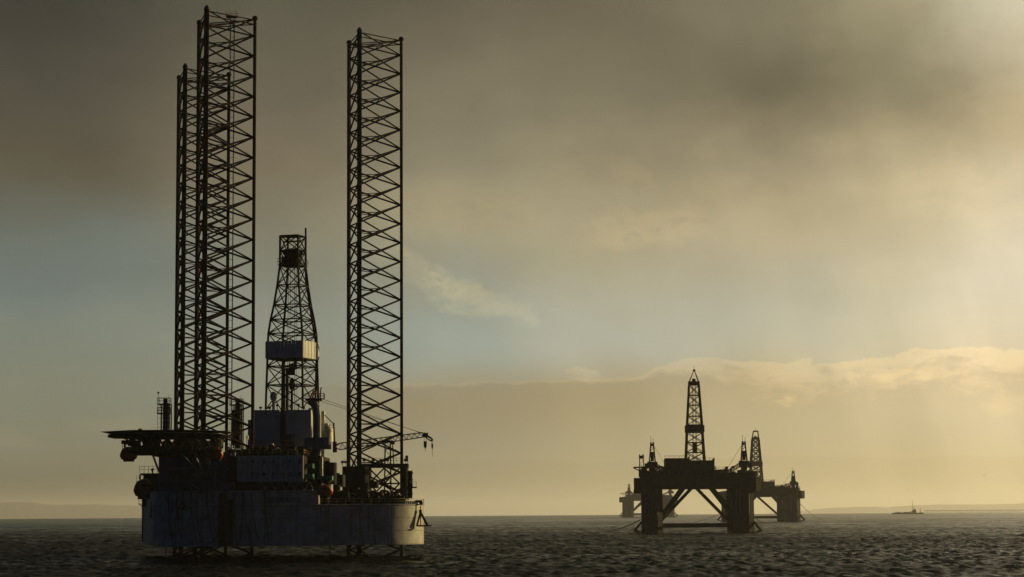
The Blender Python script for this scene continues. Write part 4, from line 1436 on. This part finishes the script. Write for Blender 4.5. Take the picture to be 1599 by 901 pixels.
        cb_.box(Vector((dc_.x, dc_.y, wz + (zt_ + 2.0) * kz)), (1.6 * k, 1.6 * k, 1.6 * k), rz, 0.3 * k)
        cb_.build('crown_block', M['dark'], dr_)
        tp_ = MB()
        apex = Vector((dc_.x + 0.2 * k, dc_.y, wz + (zt_ + 7.0) * kz))
        for sx_ in (-1, 1):
            for sy_ in (-1, 1):
                tp_.tube(Vector((dc_.x + sx_ * ht * k, dc_.y + sy_ * ht * k, wz + (zt_ + 1.0) * kz)), apex + Vector((sx_, sy_, 0)) * (1.5 * k if thick > 1 else 0.0), 0.16 * k * thick, 5)
        tp_.tube(apex, apex + Vector((0, 0, 1.6 * k)), 0.12 * k, 4)
        tp_.box(apex - Vector((0, 0, 0.4 * k)), ((3.2 if thick > 1 else 1.1) * k, (3.2 if thick > 1 else 1.0) * k, 0.9 * k), 0, 0.1)
        tp_.build('gin_pole', M['dark'], dr_)
        dl = MB()
        for q in (-1.0, -0.5, 0.5, 1.0):
            dl.tube(Vector((dc_.x + q * k, dc_.y, wz + 32 * kz)), Vector((dc_.x + q * 0.8 * k, dc_.y, wz + zt_ * kz)), 0.14 * k, 4)
        dl.box(Vector((dc_.x, dc_.y, wz + 39 * kz)), (2.2 * k, 1.6 * k, 4.5 * k), 0, 0.5 * k)
        dl.build('travelling_block', M['dark'], dr_)
    rig_crane_(root, P, -19.4, -18, 25.2, k, rnd, rz, 1)
    rig_crane_(root, P, 21.0, -24, 25.2, k, rnd, rz, -1)
    # deck clutter, silhouettes over the edge
    if detail:
        for q in range(74):
            x = rnd.uniform(-24.5, 24.5)
            nm = rnd.choice(('deck_locker', 'vent_pipe', 'deck_locker', 'winch'))
            y = rnd.uniform(-33, -26)
            h_ = rnd.uniform(0.8, 2.4) + (1.6 if rnd.random() < 0.3 else 0.0)
            mb = MB()
            if nm == 'vent_pipe':
                h_ += 1.2
                mb.path([P(x, y, 25.0), P(x, y, 25 + h_), P(x + 0.6, y, 25.6 + h_), P(x + 1.5, y, 25.4 + h_)], 0.26 * k, 6)
            elif nm == 'winch':
                mb.tube(P(x - 1, y, 26.3), P(x + 1, y, 26.3), 1.0 * k, 10)
                mb.box(P(x, y, 25.4), (2.6 * k, 2 * k, 0.8 * k), rz)
            else:
                w_ = rnd.uniform(0.9, 3.2)
                mb.box(P(x, y, 25.1 + h_ / 2), (w_ * k, 1.6 * k, h_ * k), rz, 0.1)
                mb.box(P(x + w_ * 0.2, y, 25.1 + h_ + 0.2), (w_ * 0.4 * k, 0.9 * k, 0.5 * k), rz)
            mb.build(nm, rnd.choice((ms, M['dark'])), root)
        MB().rail([P(-24.5, -34.2, 25.2), P(24.5, -34.2, 25.2)], 1.2 * k, 0.08 * k, 2.0 * k).build('guard_rail', M['dark'], root)
    return root, P


def rig_crane_(root, P, x, y, z, k, rnd, rz, face):
    """stowed pedestal crane on a semisubmersible"""
    b = P(x, y, z)
    c = empty('crane', b, root)
    V = lambda dx, dz, dy=0.0: P(x + dx, y + dy, z + dz)
    o = MB().lathe(b, [(1.5 * k, 0), (1.3 * k, 3 * k), (1.7 * k, 4.6 * k)], 10).build('pedestal', M['semi'], c)
    mb = MB().box(V(0, 5.6), (4.6 * k, 3.4 * k, 2.6 * k), rz, 0.4 * k).box(V(-2.6 * face, 5.0), (1.8 * k, 1.8 * k, 2.4 * k), rz, 0.3 * k)
    mb.build('cab', M['semi'], c)
    a = MB()
    for s_ in (-1, 1):
        for t in (-1, 1):
            a.tube(V(1.3 * s_, 6.9, 1.2 * t), V(0.55 * s_, 15.5, 0.5 * t), 0.3 * k, 5)
    for zz in (9.0, 11.2, 13.4, 15.4):
        f = (zz - 6.9) / 8.6
        a.box(V(0, zz), ((2.6 * (1 - f) + 1.5 * f) * k, (2.4 * (1 - f) + 1.4 * f) * k, 0.22 * k), rz)
        a.tube(V(-1.0, zz - 2, 0), V(0.9, zz, 0), 0.2 * k, 4)
    a.box(V(0, 9.2), (1.5 * k, 1.4 * k, 4.2 * k), rz, 0.2 * k)
    a.box(V(0, 14.4), (1.9 * k, 1.6 * k, 1.1 * k), rz, 0.2 * k)
    a.tube(V(-0.5, 15.5), V(-0.5, 18.4), 0.10 * k, 4)
    a.tube(V(0.6, 15.5), V(0.6, 17.2), 0.10 * k, 4)
    a.build('gantry', M['dark'], c)
    lattice_beam(MB(), V(1.6 * face, 5.2), V(8.5 * face, 1.2, 12), 1.4 * k, 0.8 * k, 12, 0.16 * k, 0.09 * k).build('boom', M['dark'], c)
    MB().tube(V(0, 15.2), V(8.5 * face, 1.4, 12), 0.06 * k, 4).build('boom_rope', M['black'], c)


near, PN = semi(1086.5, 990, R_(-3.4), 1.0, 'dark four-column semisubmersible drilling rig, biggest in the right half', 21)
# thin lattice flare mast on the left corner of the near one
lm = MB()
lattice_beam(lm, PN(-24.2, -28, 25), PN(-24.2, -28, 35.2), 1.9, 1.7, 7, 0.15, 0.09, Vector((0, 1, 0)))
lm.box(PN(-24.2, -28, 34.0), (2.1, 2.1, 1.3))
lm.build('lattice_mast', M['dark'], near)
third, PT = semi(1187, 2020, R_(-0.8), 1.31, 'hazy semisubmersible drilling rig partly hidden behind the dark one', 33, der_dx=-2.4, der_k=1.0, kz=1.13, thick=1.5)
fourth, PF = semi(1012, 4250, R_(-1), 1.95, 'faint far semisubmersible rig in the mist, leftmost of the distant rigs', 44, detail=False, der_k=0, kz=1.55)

# mooring lines: slung from the rigs, each a thing of its own
def mooring(P0, P1, dip, r, label):
    pts = []
    a, b = Vector(P0), Vector(P1)
    for i in range(15):
        t = i / 14
        p = a.lerp(b, t)
        p.z -= dip * 4 * t * (1 - t)
        pts.append(p)
    o = MB().path(pts, r, 5).build('mooring_line', M['black'], None, pts[0])
    tag(o, label, 'mooring line', 'mooring lines running into the sea')
    return o


def onsea(px, py, D0=900):
    # where the pixel's ray meets the sea
    d = at(px, py, 1.0) - Vector((0, 0, CAM_H))
    t = CAM_H / -d.z
    for _ in range(6):
        t = (CAM_H - sag(d.x * t, d.y * t)) / -d.z
    return Vector((d.x * t, d.y * t, sag(d.x * t, d.y * t) - 0.3))


mooring(PN(-25, -30, 6.5), onsea(932, 831.5), 1.2, 0.22, 'long slack mooring line running left from the dark rig, ending farthest out')
mooring(PN(-25, -28, 4.5), onsea(972, 832.5), 0.6, 0.14, 'short mooring line dropping left from the dark rig beside its left column')
mooring(PN(25, -28, 7.5), onsea(1217, 829), 0.8, 0.13, 'mooring line dropping right from the dark rig, nearer its right column')
mooring(PN(25, 28, 8.0), onsea(1238, 827), 1.0, 0.13, 'mooring line running right from the dark rig past the hazy one')
mooring(PT(25, -30, 14), onsea(1290, 812.5), 3.0, 0.2, 'faint mooring line running right from the hazy rig column')
mooring(PT(-2, 0, 21), onsea(1082, 816), 2.0, 0.16, 'thin mooring line seen slanting down between the columns of the dark rig')

# ------------------------------------------------------------------ far ship, pier, buoy, gulls
def far_ship():
    D = 5600
    c = at(1418, 800, D)
    wz = sag(c.x, D)
    t = empty('cargo_ship', (c.x, D, wz))
    tag(t, 'small hazy supply ship far off on the horizon at right', 'ship')
    k = D / F
    X_ = lambda px: at(px, 800, D).x
    P = [(X_(1393), wz), (X_(1442), wz)]
    L = P[1][0] - P[0][0]
    x0 = P[0][0]
    st_ = [(0, 0.6, 3.6), (0.06, 0.9, 3.4), (0.3, 1, 3.2), (0.7, 1, 3.2), (0.9, 0.75, 4.0), (1.0, 0.08, 4.9)]
    vs, fs = [], []
    for f, w, h_ in st_:
        for yy, zz in ((-6 * w, h_), (-4.8 * w, -2), (4.8 * w, -2), (6 * w, h_)):
            vs.append((x0 + L * f, D + yy, wz + zz))
    for i in range(len(st_) - 1):
        for j in range(4):
            a, b = i * 4 + j, i * 4 + (j + 1) % 4
            fs.append((a, b, b + 4, a + 4))
    fs += [(3, 2, 1, 0), (20, 21, 22, 23)]
    MB().add(vs, fs).build('hull', M['grey'], t)
    b = MB().box((x0 + L * 0.71, D, wz + 6.5), (9, 9, 6.5), 0, 0.6).box((x0 + L * 0.72, D, wz + 11), (6, 8, 3), 0, 0.5).box((x0 + L * 0.66, D, wz + 5.5), (6, 9, 4), 0, 0.4)
    b.build('wheelhouse', M['grey'], t)
    MB().tube((x0 + L * 0.66, D, wz + 8), (x0 + L * 0.655, D, wz + 38), 0.6, 6, 0.25).box((x0 + L * 0.658, D, wz + 24), (3.0, 0.6, 0.5)).build('mast', M['grey'], t)
    MB().tube((x0 + L * 0.71, D, wz + 12), (x0 + L * 0.71, D, wz + 21), 0.7, 6, 0.3).build('mast', M['grey'], t)
    MB().tube((x0 + L * 0.90, D, wz + 4), (x0 + L * 0.90, D, wz + 15), 1.1, 6, 0.6).build('funnel', M['grey'], t)
    for f, w, h_ in ((0.12, 6, 2.0), (0.22, 7, 2.6), (0.33, 8, 1.8), (0.43, 6, 2.8), (0.52, 7, 2.2), (0.58, 3, 3.5)):
        MB().box((x0 + L * f, D, wz + 3.2 + h_ / 2), (w, 7, h_), 0, 0.3).build('deck_cargo', M['grey'], t)


far_ship()
pr = MB()
xa, xb = at(1443, 797, 11000).x, at(1650, 797, 11000).x
zz = at(1520, 796.8, 11000).z
pr.box(((xa + xb) / 2, 11000, zz), (xb - xa, 14, 2.4))
for k in range(60):
    x = xa + (xb - xa) * (k + 0.5) / 60
    pr.box((x, 11000, (zz - 14) / 2), (1.4, 6, zz + 10))
po = pr.build('pier', M['grey'], None, ((xa + xb) / 2, 11000, 0))
tag(po, 'long low pier on thin piles along the horizon behind the ship', 'pier')

b_ = onsea(1503, 802.2)
bu = empty('buoy', b_)
tag(bu, 'small dark navigation buoy on the sea right of the ship', 'buoy')
MB().lathe(b_, [(1.0, -0.5), (1.5, 0.2), (1.5, 1.3), (0.9, 1.7)], 12).build('float', M['dark'], bu)
mb = MB()
for k in range(4):
    a = math.pi / 2 * k
    mb.tube(b_ + Vector((0.8 * math.cos(a), 0.8 * math.sin(a), 1.6)), b_ + Vector((0.25 * math.cos(a), 0.25 * math.sin(a), 4.2)), 0.09, 4)
mb.lathe(b_ + Vector((0, 0, 4.2)), [(0.3, 0), (0.45, 0.4), (0.1, 0.9)], 8)
mb.build('top_mark', M['dark'], bu)


def gull(px, py, D, rz, s, label):
    c = at(px, py, D)
    t = empty('seagull', c)
    tag(t, label, 'seagull', 'seagulls flying over the sea')
    Mz = Matrix.Rotation(rz, 3, 'Z')
    b = MB()
    prof = [(-0.30, 0.02), (-0.2, 0.07), (0.0, 0.09), (0.15, 0.07), (0.22, 0.05), (0.28, 0.055), (0.33, 0.02)]
    for (x0, r0), (x1, r1) in zip(prof, prof[1:]):
        b.tube(c + Mz @ Vector((x0 * s, 0, 0)), c + Mz @ Vector((x1 * s, 0, 0.02 * s)), r0 * s, 8, r1 * s)
    b.add([c + Mz @ Vector(v_) * s for v_ in ((-0.26, -0.03, 0), (-0.26, 0.03, 0), (-0.46, 0.09, 0.01), (-0.46, -0.09, 0.01))], [(0, 1, 2, 3)])
    b.build('body', M['white'], t)
    for sd in (-1, 1):
        pts = [(0.12, 0.05 * sd, 0.03), (0.16, 0.35 * sd, 0.20), (0.0, 0.75 * sd, 0.13), (-0.12, 0.62 * sd, 0.12), (-0.08, 0.3 * sd, 0.17), (-0.12, 0.05 * sd, 0.03)]
        up_ = [c + Mz @ Vector((x * s, y * s, z * s + 0.012 * s)) for x, y, z in pts]
        dn = [c + Mz @ Vector((x * s, y * s, z * s - 0.012 * s)) for x, y, z in pts]
        n = len(pts)
        MB().add(up_ + dn, [tuple(range(n)), tuple(range(2 * n - 1, n - 1, -1))] + [(i, (i + 1) % n, n + (i + 1) % n, n + i) for i in range(n)]).build('wing', M['grey'], t)


gull(1536.5, 742.3, 560, 0.4, 0.5, 'seagull flying low over the sea at the far right')
gull(1381, 680.3, 760, 2.4, 0.5, 'tiny seagull flying high above the supply ship')

# ------------------------------------------------------------------ haze
hm = bpy.data.materials.new('haze')
hm.use_nodes = True
t = NT(hm.node_tree)
pv = t.n('ShaderNodeVolumePrincipled')
pv.inputs['Color'].default_value = (0.90, 0.92, 1.0, 1)
pv.inputs['Density'].default_value = 0.34e-4
pv.inputs['Anisotropy'].default_value = 0.58
t.link(pv.outputs[0], t.n('ShaderNodeOutputMaterial').inputs['Volume'])
hb_ = MB().box((0, 0, 82), (90000, 90000, 300))
ho = hb_.build('haze', hm)
ho['kind'] = 'stuff'
